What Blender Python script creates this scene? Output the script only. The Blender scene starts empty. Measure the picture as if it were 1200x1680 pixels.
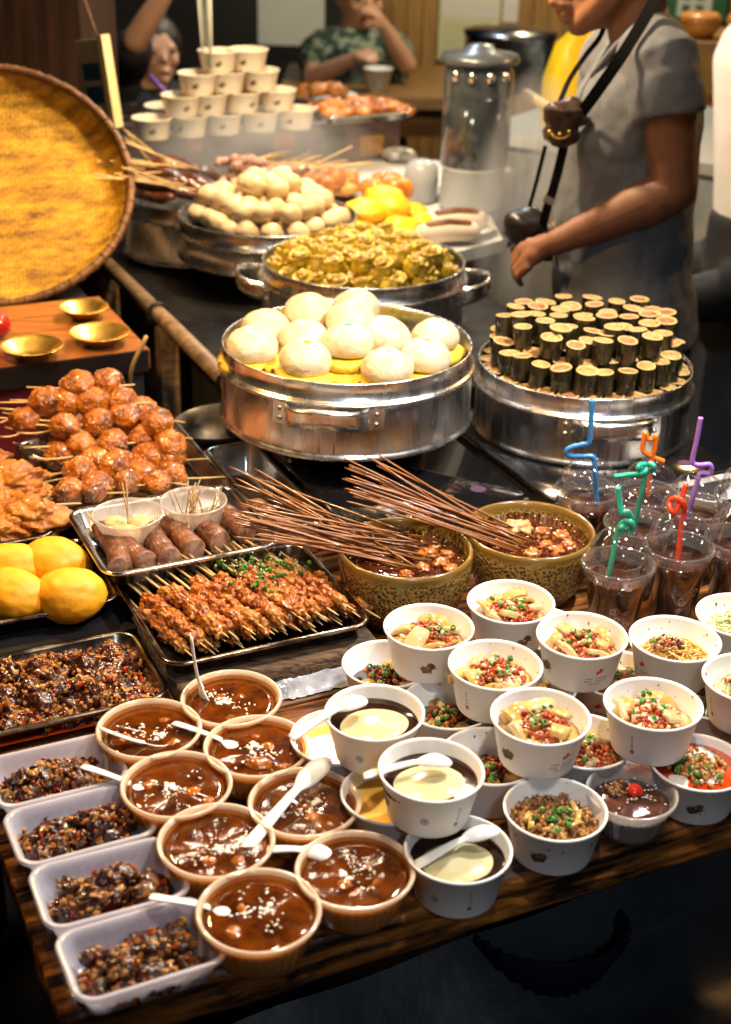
import bpy, math, random
from math import sin, cos, pi, radians, sqrt, atan2, exp
from mathutils import Vector, Matrix, Euler, noise

S = bpy.context.scene
COL = S.collection

# ------------------------------------------------------------------ camera
FPX, IW, IH = 2333.0, 1200.0, 1680.0
CAMZ, PITCH, ROLL = 1.72, radians(26), radians(1.5)
cam_d = bpy.data.cameras.new('camera')
cam = bpy.data.objects.new('camera', cam_d)
COL.objects.link(cam)
cam_d.sensor_fit = 'VERTICAL'
cam_d.sensor_height = 36.0
cam_d.lens = 36.0 * FPX / IH
cam_d.clip_start, cam_d.clip_end = 0.05, 200
cam_d.dof.use_dof = True
cam_d.dof.focus_distance = 1.78
cam_d.dof.aperture_fstop = 4.5
cam.matrix_world = (Matrix.Translation((0, 0, CAMZ)) @ Matrix.Rotation(pi/2 - PITCH, 4, 'X')
                    @ Matrix.Rotation(ROLL, 4, 'Z'))
S.camera = cam

# ------------------------------------------------------------------ world: deep dusk sky
w = bpy.data.worlds.new('World'); S.world = w; w.use_nodes = True
nt = w.node_tree; nt.nodes.clear()
sky = nt.nodes.new('ShaderNodeTexSky'); sky.sky_type = 'NISHITA'; sky.sun_disc = False
sky.sun_elevation = radians(1.0); sky.sun_rotation = radians(200)
bg = nt.nodes.new('ShaderNodeBackground'); bg.inputs['Strength'].default_value = 0.022
ow = nt.nodes.new('ShaderNodeOutputWorld')
nt.links.new(sky.outputs[0], bg.inputs['Color']); nt.links.new(bg.outputs[0], ow.inputs['Surface'])

# ------------------------------------------------------------------ the stall's hanging lamps (above the frame) and an added frontal fill
def lamp(name, loc, target, power, col, radius=.035, spot=None, blend=.25):
    d = bpy.data.lights.new(name, 'SPOT' if spot else 'POINT')
    d.energy = power; d.color = col; d.shadow_soft_size = radius
    if spot:
        d.spot_size = radians(spot); d.spot_blend = blend
    o = bpy.data.objects.new(name, d); COL.objects.link(o)
    o.location = loc
    o.rotation_euler = (Vector(target) - Vector(loc)).to_track_quat('-Z', 'Y').to_euler()
    return o
WARM, AMBER, NEUT, COOL = (1, .72, .42), (1, .55, .18), (1, .90, .78), (.72, .86, 1)
lamp('pendant_lamp_basket', (-.16, 2.30, 1.62), (-.85, 2.75, .70), 42, (1, .62, .22), .03, 49, .12)
lamp('pendant_lamp_left', (-.72, 1.92, 1.62), (-.38, 1.90, .8), 36, (1, .58, .22), .03, 104, .3)
lamp('pendant_lamp_steamers', (-.02, 2.84, 1.88), (-.02, 2.6, .9), 62, WARM, .035, 150, .3)
lamp('pendant_lamp_bowls', (.60, 1.78, 1.85), (.45, 1.55, .8), 80, (1, .95, .91), .03, 104, .3)
lamp('pendant_lamp_cups', (-.02, 1.60, 1.80), (-.12, 1.30, .75), 32, (1, .66, .34), .02, 120, .3)
lamp('pendant_lamp_front', (.30, 1.02, 1.95), (.1, 1.35, .75), 26, NEUT, .03, 84, .3)
lamp('pendant_lamp_rear', (1.35, 3.45, 1.95), (1.0, 2.8, 1.0), 34, AMBER, .04, 150, .3)
lamp('room_lamp', (.85, 5.0, 2.45), (.7, 5.2, 1.0), 120, (1, .82, .52), .06, 150, .4)
lamp('lane_lamp', (-.05, 4.3, 2.5), (.15, 4.0, 1.0), 60, COOL, .08, 110, .4)
lamp('aisle_fill_lamp', (.55, -.9, 2.6), (.28, 1.65, .78), 52, COOL, .16, 31, .5)  # frontal fill added behind the camera to brighten bowl and steamer fronts
lamp('pendant_lamp_tower', (-.20, 3.15, 1.85), (-.22, 3.6, .9), 40, WARM, .035, 140, .3)
for k in range(9):      # string of small bulbs over the counter: their many glints show in the glossy food
    lamp('string_bulb', (-.50 + .125*k, 2.32 + .05*(k % 3), 1.70 + .05*abs(sin(k*1.1))), (0, 2, 0), .8, (1, .84, .62), .013)

S.view_settings.view_transform = 'Standard'
S.view_settings.look = 'None'
S.view_settings.exposure = 0.15
S.view_settings.gamma = 1.0
S.view_settings.use_curve_mapping = False
S.render.engine = 'CYCLES'
cy = S.cycles
cy.use_denoising = True
try: cy.denoiser = 'OPENIMAGEDENOISE'
except Exception: pass
cy.max_bounces = 8; cy.diffuse_bounces = 3; cy.glossy_bounces = 4
cy.transmission_bounces = 6; cy.transparent_max_bounces = 16; cy.volume_bounces = 0
cy.caustics_reflective = False; cy.caustics_refractive = False
cy.sample_clamp_indirect = 6.0
cy.use_light_tree = True

# ------------------------------------------------------------------ placing: photo pixel -> point of a real plane
def ray(px, py):
    u = (px - 600)/FPX; v = -(py - 840)/FPX
    c, s = cos(ROLL), sin(ROLL)
    u, v = u*c - v*s, u*s + v*c
    return Vector((u, cos(PITCH) + v*sin(PITCH), -sin(PITCH) + v*cos(PITCH)))
def P(px, py, z):
    d = ray(px, py); t = (z - CAMZ)/d.z
    return Vector((d.x*t, d.y*t, z))
def PY(px, py, Y):
    d = ray(px, py); t = Y/d.y
    return Vector((d.x*t, Y, CAMZ + d.z*t))
TH = radians(25.5)                      # the stall table stands turned by this angle
def T(a, b, z=0.0):
    return Vector((a*cos(TH) - b*sin(TH), a*sin(TH) + b*cos(TH), z))
def AB(p):
    return (p[0]*cos(TH) + p[1]*sin(TH), -p[0]*sin(TH) + p[1]*cos(TH))
TABLE = 0.74
# ------------------------------------------------------------------ mesh helpers
def ico(sub):
    t = (1 + sqrt(5))/2
    v = [Vector(q).normalized() for q in [(-1,t,0),(1,t,0),(-1,-t,0),(1,-t,0),(0,-1,t),(0,1,t),(0,-1,-t),(0,1,-t),(t,0,-1),(t,0,1),(-t,0,-1),(-t,0,1)]]
    f = [(0,11,5),(0,5,1),(0,1,7),(0,7,10),(0,10,11),(1,5,9),(5,11,4),(11,10,2),(10,7,6),(7,1,8),(3,9,4),(3,4,2),(3,2,6),(3,6,8),(3,8,9),(4,9,5),(2,4,11),(6,2,10),(8,6,7),(9,8,1)]
    for _ in range(sub):
        cache = {}; nf = []
        def mid(a, b):
            k = (min(a, b), max(a, b))
            if k not in cache:
                v.append(((v[a] + v[b])/2).normalized()); cache[k] = len(v) - 1
            return cache[k]
        for a, b, c in f:
            x, y, z = mid(a, b), mid(b, c), mid(c, a)
            nf += [(a, x, z), (b, y, x), (c, z, y), (x, y, z)]
        f = nf
    return v, f
ICO = [ico(k) for k in range(5)]

class MB:
    def __init__(s): s.v = []; s.f = []; s.m = []; s.mat = 0; s.sm = []; s.smooth = True
    def face(s, idx):
        s.f.append(tuple(idx)); s.m.append(s.mat); s.sm.append(s.smooth)
    def loop(s, pts):
        n = len(s.v); s.v += [tuple(p) for p in pts]; return list(range(n, n + len(pts)))
    def bridge(s, A, B, closed=True):
        n = len(A)
        for i in range(n if closed else n - 1):
            j = (i + 1) % n
            s.face((A[i], A[j], B[j], B[i]))
    def cap(s, L, flip=False):
        s.face(L[::-1] if flip else L)
    def loft(s, loops, closed=True, cap0=True, cap1=True):
        Ls = [s.loop(l) for l in loops]
        for a, b in zip(Ls, Ls[1:]): s.bridge(a, b, closed)
        if cap0: s.cap(Ls[0], True)
        if cap1: s.cap(Ls[-1])
        return Ls
    def box(s, lo, hi, M=None, smooth=False):
        (x0, y0, z0), (x1, y1, z1) = lo, hi
        p = [Vector(q) for q in [(x0,y0,z0),(x1,y0,z0),(x1,y1,z0),(x0,y1,z0),(x0,y0,z1),(x1,y0,z1),(x1,y1,z1),(x0,y1,z1)]]
        if M: p = [M @ q for q in p]
        L = s.loop(p); o = s.smooth; s.smooth = smooth
        for q in [(3,2,1,0),(4,5,6,7),(0,1,5,4),(1,2,6,5),(2,3,7,6),(3,0,4,7)]: s.face([L[i] for i in q])
        s.smooth = o
    def lathe(s, prof, n=48, M=None, ang=None, fn=None):
        # prof: (r, z) from bottom/outside onward; r==0 ends close to a point
        loops = []
        for r, z in prof:
            if r <= 1e-6:
                p = Vector((0, 0, z)); loops.append(s.loop([M @ p if M else p])); continue
            pts = []
            for i in range(n):
                a = 2*pi*i/n
                rr, zz = fn(r, z, a) if fn else (r, z)
                p = Vector((rr*cos(a), rr*sin(a), zz)); pts.append(M @ p if M else p)
            loops.append(s.loop(pts))
        for A, B in zip(loops, loops[1:]):
            if len(A) == 1 and len(B) == 1: continue
            if len(A) == 1:
                for i in range(n): s.face((A[0], B[(i+1) % n], B[i]))
            elif len(B) == 1:
                for i in range(n): s.face((A[i], A[(i+1) % n], B[0]))
            else: s.bridge(A, B)
    def tube(s, pts, rad, n=8, caps=True):
        pts = [Vector(p) for p in pts]
        if not hasattr(rad, '__len__'): rad = [rad]*len(pts)
        t0 = (pts[1] - pts[0]).normalized()
        up = Vector((0, 0, 1)) if abs(t0.z) < .9 else Vector((1, 0, 0))
        nrm = (up - t0*up.dot(t0)).normalized(); loops = []
        for i, p in enumerate(pts):
            t = (pts[min(i+1, len(pts)-1)] - pts[max(i-1, 0)])
            if t.length < 1e-9: t = t0
            t.normalize()
            nrm = (nrm - t*nrm.dot(t))
            nrm = nrm.normalized() if nrm.length > 1e-6 else t.orthogonal().normalized()
            bi = t.cross(nrm)
            loops.append([p + (nrm*cos(2*pi*k/n) + bi*sin(2*pi*k/n))*rad[i] for k in range(n)])
        s.loft(loops, True, caps, caps)
    def chain(s, pts, rad, n=14, sx=1.0):
        # rounded tapered limb: tube with hemispherical ends
        pts = [Vector(p) for p in pts]
        d0 = (pts[0]-pts[1]).normalized(); d1 = (pts[-1]-pts[-2]).normalized()
        P2, R2 = [], []
        for k in (0, 30, 60): P2.append(pts[0] + d0*rad[0]*cos(radians(k))); R2.append(max(rad[0]*sin(radians(k)), rad[0]*.05))
        P2 += pts; R2 += list(rad)
        for k in (60, 30, 0): P2.append(pts[-1] + d1*rad[-1]*cos(radians(k))); R2.append(max(rad[-1]*sin(radians(k)), rad[-1]*.05))
        s.tube(P2, R2, n)
    def blob(s, c, r, sub=2, amp=0.0, freq=1.0, seed=0.0, M=None, sq=None):
        if not hasattr(r, '__len__'): r = (r, r, r)
        c = Vector(c); V, F = ICO[sub]; n = len(s.v); off = Vector((seed*3.17, seed*7.77, seed*1.31))
        R = M.to_3x3() if M else None
        for q in V:
            k = 1 + (amp*(noise.noise(q*freq + off) + (.35*noise.noise(q*freq*3.1 + off) if sub >= 3 else 0)) if amp else 0)
            p = Vector((q.x*r[0], q.y*r[1], q.z*r[2]))*k
            if sq: p.z = max(p.z, -sq)
            if R: p = R @ p
            s.v.append(tuple(c + p))
        for a, b, d in F: s.face((n+a, n+b, n+d))
    def mesh(s, name, mats):
        me = bpy.data.meshes.new(name)
        me.from_pydata(s.v, [], s.f)
        for m in (mats if isinstance(mats, (list, tuple)) else [mats]): me.materials.append(m)
        me.polygons.foreach_set('material_index', s.m)
        me.polygons.foreach_set('use_smooth', s.sm)
        me.update()
        return me
    def build(s, name, mats, parent=None, loc=None, rot=None):
        return put(name, s.mesh(name, mats), parent, loc, rot)

def put(name, me, parent=None, loc=None, rot=None, scale=None):
    o = bpy.data.objects.new(name, me); COL.objects.link(o)
    if parent: o.parent = parent
    if loc is not None: o.location = loc
    if rot is not None: o.rotation_euler = rot
    if scale is not None: o.scale = scale if hasattr(scale, '__len__') else (scale,)*3
    return o
def tag(o, label, cat, group=None):
    o['label'] = label; o['category'] = cat
    if group: o['group'] = group
    return o
def thing(name, label, cat, loc=(0, 0, 0), rot=(0, 0, 0), group=None):
    o = put(name, None, None, loc, rot); o.empty_display_size = .05
    return tag(o, label, cat, group)
def stuff(o): o['kind'] = 'stuff'; return o
def struct(o): o['kind'] = 'structure'; return o
def rrect(w, d, r, z, n=6, fn=None):
    pts = []
    for cx, cy, a0 in ((w/2-r, d/2-r, 0), (-w/2+r, d/2-r, pi/2), (-w/2+r, -d/2+r, pi), (w/2-r, -d/2+r, 3*pi/2)):
        for k in range(n + 1):
            a = a0 + pi/2*k/n
            pts.append(Vector((cx + r*cos(a), cy + r*sin(a), z)))
    # densify the straight sides so ribs can be shaped
    out = []
    for i, p in enumerate(pts):
        q = pts[(i+1) % len(pts)]; out.append(p)
        L = (q-p).length
        m = int(L/.006) if fn else 0
        for k in range(1, m + 1): out.append(p.lerp(q, k/(m+1)))
    if fn: out = [fn(p) for p in out]
    return out
def tray_mesh(mb, w, d, h, lip, r, slope, th=.0012):
    # pressed tray: rolled lip, sloping walls, floor; underside too
    w0, d0 = w - 2*lip, d - 2*lip; wi, di = w0 - 2*slope, d0 - 2*slope
    ri = max(r - lip, .006); rf = max(ri - slope*.6, .006)
    loops = [rrect(w-.002, d-.002, r, h-.004), rrect(w, d, r, h-.001), rrect(w-.003, d-.003, r, h+.0008), rrect(w0+.003, d0+.003, ri, h+.0003),
             rrect(w0, d0, ri, h-.002), rrect(wi+.006, di+.006, rf, .004), rrect(wi, di, rf, .0015)]
    mb.loft([l for l in loops], True, False, True)
    under = [rrect(w-.002, d-.002, r, h-.004), rrect(w0+.002, d0+.002, ri, h-.004), rrect(wi+.007, di+.007, rf, .001), rrect(wi, di, rf, 0)]
    mb.loft([l[::-1] for l in under], True, False, True)
def rot_to(d):
    return Vector(d).to_track_quat('X', 'Z').to_matrix().to_4x4()
def smoothpath(pts, k=6):
    pts = [Vector(p) for p in pts]; out = []
    for i in range(len(pts)-1):
        p0 = pts[max(i-1, 0)]; p1 = pts[i]; p2 = pts[i+1]; p3 = pts[min(i+2, len(pts)-1)]
        for j in range(k):
            t = j/k
            out.append(.5*((2*p1) + (p2-p0)*t + (2*p0-5*p1+4*p2-p3)*t*t + (3*p1-p0-3*p2+p3)*t**3))
    out.append(pts[-1]); return out

# ------------------------------------------------------------------ materials
def M(name, c1, c2=None, scale=20, rough=.5, metal=0, bump=0, bscale=None, sss=0, coat=0, ramp=(.35, .65), stretch=None,
      trans=0, ior=1.45, c3=None, vor=0, spec=.5, detail=5, alpha=None, emit=None, estr=0, rvar=0, sssr=None, aniso=0, wear=None):
    m = bpy.data.materials.new(name); m.use_nodes = True
    n = m.node_tree.nodes; L = m.node_tree.links; b = n['Principled BSDF']
    b.inputs['Base Color'].default_value = (*c1, 1); b.inputs['Roughness'].default_value = rough
    b.inputs['Metallic'].default_value = metal; b.inputs['IOR'].default_value = ior
    b.inputs['Specular IOR Level'].default_value = spec
    if sss:
        b.inputs['Subsurface Weight'].default_value = sss
        b.inputs['Subsurface Radius'].default_value = sssr or (.012, .006, .003)
        b.inputs['Subsurface Scale'].default_value = 1.0
    b.inputs['Coat Weight'].default_value = coat; b.inputs['Coat Roughness'].default_value = .08
    b.inputs['Transmission Weight'].default_value = trans
    if alpha is not None: b.inputs['Alpha'].default_value = alpha
    if aniso: b.inputs['Anisotropic'].default_value = aniso
    if emit:
        b.inputs['Emission Color'].default_value = (*emit, 1); b.inputs['Emission Strength'].default_value = estr
    if c2 or bump or rvar:
        tc = n.new('ShaderNodeTexCoord'); mp = n.new('ShaderNodeMapping'); oi = n.new('ShaderNodeObjectInfo')
        L.new(tc.outputs['Object'], mp.inputs['Vector'])
        mx = n.new('ShaderNodeMath'); mx.operation = 'MULTIPLY'; mx.inputs[1].default_value = 17.0
        L.new(oi.outputs['Random'], mx.inputs[0])
        L.new(mx.outputs[0], mp.inputs['Location'])
        if stretch: mp.inputs['Scale'].default_value = stretch
        src = None
        if c2:
            t = n.new('ShaderNodeTexNoise'); t.inputs['Scale'].default_value = scale; t.inputs['Detail'].default_value = detail
            t.inputs['Roughness'].default_value = .65
            L.new(mp.outputs[0], t.inputs['Vector'])
            cr = n.new('ShaderNodeValToRGB'); cr.color_ramp.elements[0].position = ramp[0]; cr.color_ramp.elements[1].position = ramp[1]
            cr.color_ramp.elements[0].color = (*c1, 1); cr.color_ramp.elements[1].color = (*c2, 1)
            if c3:
                e = cr.color_ramp.elements.new(min(ramp[1] + .12, .98)); e.color = (*c3, 1)
            L.new(t.outputs['Fac'], cr.inputs[0]); L.new(cr.outputs[0], b.inputs['Base Color']); src = t
        if rvar:
            t2 = n.new('ShaderNodeTexNoise'); t2.inputs['Scale'].default_value = scale*.7; L.new(mp.outputs[0], t2.inputs['Vector'])
            mr = n.new('ShaderNodeMapRange'); mr.inputs['To Min'].default_value = max(rough - rvar, .03); mr.inputs['To Max'].default_value = rough + rvar
            mr.inputs['From Min'].default_value = .3; mr.inputs['From Max'].default_value = .7
            L.new(t2.outputs['Fac'], mr.inputs['Value']); L.new(mr.outputs[0], b.inputs['Roughness'])
        if bump:
            if vor:
                t3 = n.new('ShaderNodeTexVoronoi'); t3.feature = 'F1'
            else:
                t3 = n.new('ShaderNodeTexNoise'); t3.inputs['Detail'].default_value = 4
            t3.inputs['Scale'].default_value = bscale or scale
            L.new(mp.outputs[0], t3.inputs['Vector'])
            bp = n.new('ShaderNodeBump'); bp.inputs['Strength'].default_value = min(bump, 1); bp.inputs['Distance'].default_value = .004
            L.new(t3.outputs['Distance' if vor else 'Fac'], bp.inputs['Height']); L.new(bp.outputs[0], b.inputs['Normal'])
    return m
def weave(m, scale):
    # over-and-under ribbing of woven strips, added to the bump of a material
    n = m.node_tree.nodes; L = m.node_tree.links; tc = n.new('ShaderNodeTexCoord')
    hs = []
    for ax in ('X', 'Y'):
        wv = n.new('ShaderNodeTexWave'); wv.bands_direction = ax; wv.inputs['Scale'].default_value = scale; wv.inputs['Distortion'].default_value = .6; wv.inputs['Detail'].default_value = 1
        L.new(tc.outputs['Object'], wv.inputs['Vector']); hs.append(wv)
    ck = n.new('ShaderNodeTexChecker'); ck.inputs['Scale'].default_value = scale*3.2; L.new(tc.outputs['Object'], ck.inputs['Vector'])
    mx = n.new('ShaderNodeMixRGB'); L.new(ck.outputs['Fac'], mx.inputs[0]); L.new(hs[0].outputs['Color'], mx.inputs[1]); L.new(hs[1].outputs['Color'], mx.inputs[2])
    bp = n.new('ShaderNodeBump'); bp.inputs['Strength'].default_value = .28; bp.inputs['Distance'].default_value = .004
    old = n['Principled BSDF'].inputs['Normal'].links
    if old: L.new(old[0].from_socket, bp.inputs['Normal'])
    L.new(mx.outputs[0], bp.inputs['Height']); L.new(bp.outputs[0], n['Principled BSDF'].inputs['Normal'])
    return m
def clear(name, tint=(1, 1, 1), milky=0.0, mcol=(.8, .8, .85), rough=.05, refl=1.0):
    # thin clear plastic film: mostly see-through, mirror-like towards grazing angles, optionally milky
    m = bpy.data.materials.new(name); m.use_nodes = True
    n = m.node_tree.nodes; L = m.node_tree.links; n.clear()
    out = n.new('ShaderNodeOutputMaterial'); tr = n.new('ShaderNodeBsdfTransparent'); tr.inputs[0].default_value = (*tint, 1)
    gl = n.new('ShaderNodeBsdfGlossy'); gl.inputs['Roughness'].default_value = rough; gl.inputs[0].default_value = (1, 1, 1, 1)
    fr = n.new('ShaderNodeLayerWeight'); fr.inputs['Blend'].default_value = .22
    mu = n.new('ShaderNodeMath'); mu.operation = 'MULTIPLY_ADD'; mu.inputs[1].default_value = .55*refl; mu.inputs[2].default_value = .02; mu.use_clamp = True
    L.new(fr.outputs['Facing'], mu.inputs[0])
    base = tr.outputs[0]
    if milky:
        df = n.new('ShaderNodeBsdfDiffuse'); df.inputs[0].default_value = (*mcol, 1)
        tl = n.new('ShaderNodeBsdfTranslucent'); tl.inputs[0].default_value = (*mcol, 1)
        ad = n.new('ShaderNodeMixShader'); ad.inputs[0].default_value = .4
        L.new(df.outputs[0], ad.inputs[1]); L.new(tl.outputs[0], ad.inputs[2])
        mm = n.new('ShaderNodeMixShader'); mm.inputs[0].default_value = milky
        L.new(base, mm.inputs[1]); L.new(ad.outputs[0], mm.inputs[2]); base = mm.outputs[0]
    mix = n.new('ShaderNodeMixShader')
    L.new(mu.outputs[0], mix.inputs[0]); L.new(base, mix.inputs[1]); L.new(gl.outputs[0], mix.inputs[2]); L.new(mix.outputs[0], out.inputs[0])
    return m

m_wood = M('lacquered_wood', (.010, .006, .005), (.28, .10, .020), 5, .30, bump=.6, bscale=7, stretch=(1.6, 14, 14), ramp=(.42, .60), c3=(.55, .22, .04), coat=.3, rvar=.12)
m_bark = M('rough_bark_edge', (.02, .012, .008), (.16, .09, .045), 60, .8, bump=.9, bscale=90, stretch=(.5, 2, 2))
m_black = M('black_enamel', (.006, .006, .007), (.012, .012, .014), 12, .35, rvar=.12, spec=.3)
m_blackglass = M('black_glass', (.006, .006, .007), rough=.07, coat=.5)
m_dark = M('dark_paint', (.015, .014, .016), (.03, .026, .026), 9, .55, bump=.2, bscale=40)
m_steel = M('brushed_aluminium', (.70, .69, .68), (.80, .79, .78), 24, .27, 1, bump=.015, bscale=60, stretch=(3, 3, .35), rvar=.05)
m_steel2 = M('pressed_steel', (.60, .59, .57), (.70, .68, .66), 25, .22, 1, bump=.05, bscale=60, rvar=.1)
m_potdark = M('used_steel_pot', (.16, .16, .16), (.34, .33, .32), 25, .28, 1, rvar=.1)
m_trayoil = M('oily_steel_tray', (.09, .06, .045), (.42, .36, .30), 26, .2, 1, ramp=(.42, .62), rvar=.1)
m_rivet = M('rivet_metal', (.35, .34, .33), rough=.35, metal=1)
m_brass = M('brass', (.90, .60, .16), (.78, .48, .10), 30, .34, 1, rvar=.08)
m_paper = M('white_card', (.80, .79, .78), (.74, .73, .72), 9, .5, bump=.03, bscale=80, sss=.0)
m_cream = M('cream_card', (.78, .72, .58), (.70, .64, .50), 9, .55)
m_print_d = M('dark_green_ink', (.02, .035, .018), (.10, .09, .03), 300, .6)
m_print_b = M('brown_ink', (.12, .05, .02), (.25, .12, .05), 300, .6)
m_print_r = M('red_ink', (.55, .06, .10), rough=.6)
m_print_k = M('grey_ink', (.09, .08, .11), rough=.6)
m_print_bl = M('blue_ink', (.10, .19, .30), rough=.6)
m_ceram = None
m_spoon = M('white_plastic', (.78, .78, .74), rough=.25, sss=.15, sssr=(.004, .004, .003))
m_cupclear = clear('clear_pudding_cup', (1, .70, .38), .45, (1, .50, .14), .12)
m_cuprim = clear('pale_cup_rim', (1, .85, .7), .78, (.95, .80, .62), .1)
m_ppcup = clear('frosted_plastic_cup', (.95, .93, .9), .36, (.82, .78, .74), .15)
m_traymilk = clear('milky_plastic_tray', (.86, .88, .98), .60, (.84, .85, .97), .2, .5)
m_pet = clear('clear_pet_plastic', (.96, .96, .97), .012, (.8, .85, .95), .03, 1.6)
m_petrim = clear('pet_rim', (.92, .92, .92), .10, (.85, .80, .76), .05, 1.5)
m_dark_syrup = M('brown_sugar_syrup', (.016, .003, .0006), (.16, .036, .0015), 40, .05, bump=.05, bscale=120, coat=.5, ramp=(.3, .75))
m_black_syrup = M('dark_syrup', (.010, .004, .003), (.03, .012, .006), 20, .07)
m_flake = M('coconut_flake', (.75, .72, .66), rough=.5)
m_sesame = M('sesame_seed', (.72, .58, .36), rough=.5)
m_nut = M('roasted_nut', (.50, .22, .05), (.30, .10, .02), 200, .35, coat=.3)
m_nutl = M('pale_nut', (.50, .27, .065), (.36, .16, .035), 200, .4, coat=.2)
m_pickle = M('dark_glazed_pickle', (.018, .006, .004), (.07, .016, .007), 120, .16, coat=.5, bump=.4, bscale=200)
m_chili = M('chilli_flake', (.40, .03, .005), (.20, .012, .003), 250, .25, coat=.4)
m_orangebit = M('chilli_oil_crumb', (.44, .095, .006), (.30, .05, .005), 220, .3, coat=.3)
m_chilioil = M('red_chilli_oil', (.42, .025, .004), (.55, .06, .006), 40, .08, coat=.4)
m_scal = M('scallion', (.03, .13, .012), (.10, .26, .03), 150, .35, coat=.2)
m_scalw = M('scallion_white', (.30, .42, .12), (.52, .58, .30), 100, .4)
m_jelly = M('bean_jelly', (.38, .21, .04), (.52, .35, .11), 30, .25, sss=.2, coat=.25, sssr=(.01, .007, .003))
m_jellyp = M('pale_jelly', (.42, .29, .11), (.54, .42, .21), 30, .25, sss=.25, coat=.25, sssr=(.01, .008, .005))
m_pudding = M('milk_pudding', (.55, .48, .24), (.64, .57, .34), 18, .14, sss=.3, coat=.4, sssr=(.01, .008, .004))
m_ypud = M('yellow_custard', (.80, .48, .09), rough=.2, sss=.3, coat=.2)
m_noodle = M('yellow_noodle', (.62, .34, .07), (.74, .48, .14), 80, .3, coat=.2)
m_noodleg = M('green_noodle', (.58, .60, .28), (.68, .66, .40), 80, .3, coat=.2)
m_mince = M('minced_vegetable', (.20, .08, .02), (.36, .17, .05), 150, .3, coat=.25)
m_tofu = M('soft_tofu', (.80, .74, .64), rough=.25, sss=.3)
m_grass = M('grass_jelly', (.05, .018, .012), (.10, .035, .02), 60, .12, coat=.4)
m_cherry = M('red_cherry', (.62, .03, .012), rough=.15, coat=.5)
# ================================================================== SETTING
R0 = random.Random(11)
m_floor = M('wet_stone_floor', (.006, .006, .007), (.02, .019, .019), 5, .8, bump=.3, bscale=30, spec=.1)
mb = MB(); mb.box((-14, -3, -.1), (14, 14, 0)); struct(mb.build('floor', m_floor))
# back walls: dark left part, boarded right part
m_wallD = M('dark_wall', (.006, .007, .010), (.02, .024, .03), 2, .7)
mb = MB(); mb.box((-7, 6.72, 0), (7, 6.9, 3)); bw = struct(mb.build('wall', m_wallD))
m_board = M('varnished_board', (.26, .14, .045), (.46, .27, .095), 5, .5, stretch=(9, 9, .7), ramp=(.3, .7))
pm = []
for k in range(3):
    b_ = MB(); b_.box((-.033, -.012, 0), (.033, .012, 2.6)); pm.append(b_.mesh('plank', m_board))
x = PY(628, 60, 6.68).x
for i in range(62):
    put('plank', pm[i % 3], bw, (x + i*.0705, 6.695 + R0.uniform(-.004, .004), 0))
# ---- stall table: planks side by side, a rough front edge, legs
tab = thing('stall_table', 'dark lacquered plank table with a rough bark front edge carrying the bowls and cups', 'table', T(.8, 1.5, 0), (0, 0, TH))
A0, A1 = .172, 1.44
def plank(b0, b1, z1, th, a0=A0, a1=A1, live=False, par=None, mat=None, name='plank'):
    mb = MB(); n = 60; loops = []
    for i in range(n + 1):
        a = a0 + (a1-a0)*i/n
        e = (.006*noise.noise((a*9, 1.3, b0)) + .004*noise.noise((a*31, 4, b0))) if live else .0005*noise.noise((a*20, b0*9, 0))
        dz = .0012*noise.noise((a*7, b0*5, 2))
        bb = b0 - e
        if live:
            pr = [(b1, z1), (bb+.016, z1+dz), (bb+.004, z1-.004+dz), (bb+.001, z1-.012), (bb+.006+e, z1-.022), (bb+.002-e*.5, z1-.031), (bb-.004+e, z1-.042), (bb+.004, z1-th), (b1, z1-th)]
        else:
            pr = [(b1, z1-.003), (b1-.003, z1+dz), (bb+.003, z1+dz), (bb, z1-.003), (bb, z1-th), (b1, z1-th)]
        loops.append([Vector((a-.8, q-1.5, z)) for q, z in pr])
    mb.loft(loops)
    o = mb.build(name, mat or m_wood, par or tab)
    return o
edges = [.968, 1.085, 1.225, 1.362, 1.51, 1.68, 1.86, 2.04, 2.2]
for i in range(8):
    plank(edges[i], edges[i+1]-.003, TABLE - (0 if i == 0 else R0.uniform(0, .0015)), .052 if i == 0 else .03, a1=A1 if i < 7 else .82, live=(i == 0))
mb = MB()
def abox(mb, a0, a1, b0, b1, z0, z1, org=None):
    o = org or Vector((0, 0, 0))
    p = [T(a, b, z) - o for z in (z0, z1) for a, b in ((a0, b0), (a1, b0), (a1, b1), (a0, b1))]
    L = mb.loop(p); s = mb.smooth; mb.smooth = False
    for q in [(3,2,1,0),(4,5,6,7),(0,1,5,4),(1,2,6,5),(2,3,7,6),(3,0,4,7)]: mb.face([L[i] for i in q])
    mb.smooth = s
for (a, b) in ((A0+.04, 1.03), (A1-.1, 1.03), (A0+.04, 1.95), (A1-.1, 1.95)):
    l = MB(); l.box((a-.8, b-1.5, 0), (a-.74, b-1.44, TABLE-.054)); l.build('leg', m_dark, tab)
l = MB(); l.box((A0+.03-.8, 1.10-1.5, TABLE-.14), (A1-.03-.8, 1.125-1.5, TABLE-.054)); l.build('apron', m_dark, tab)
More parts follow.
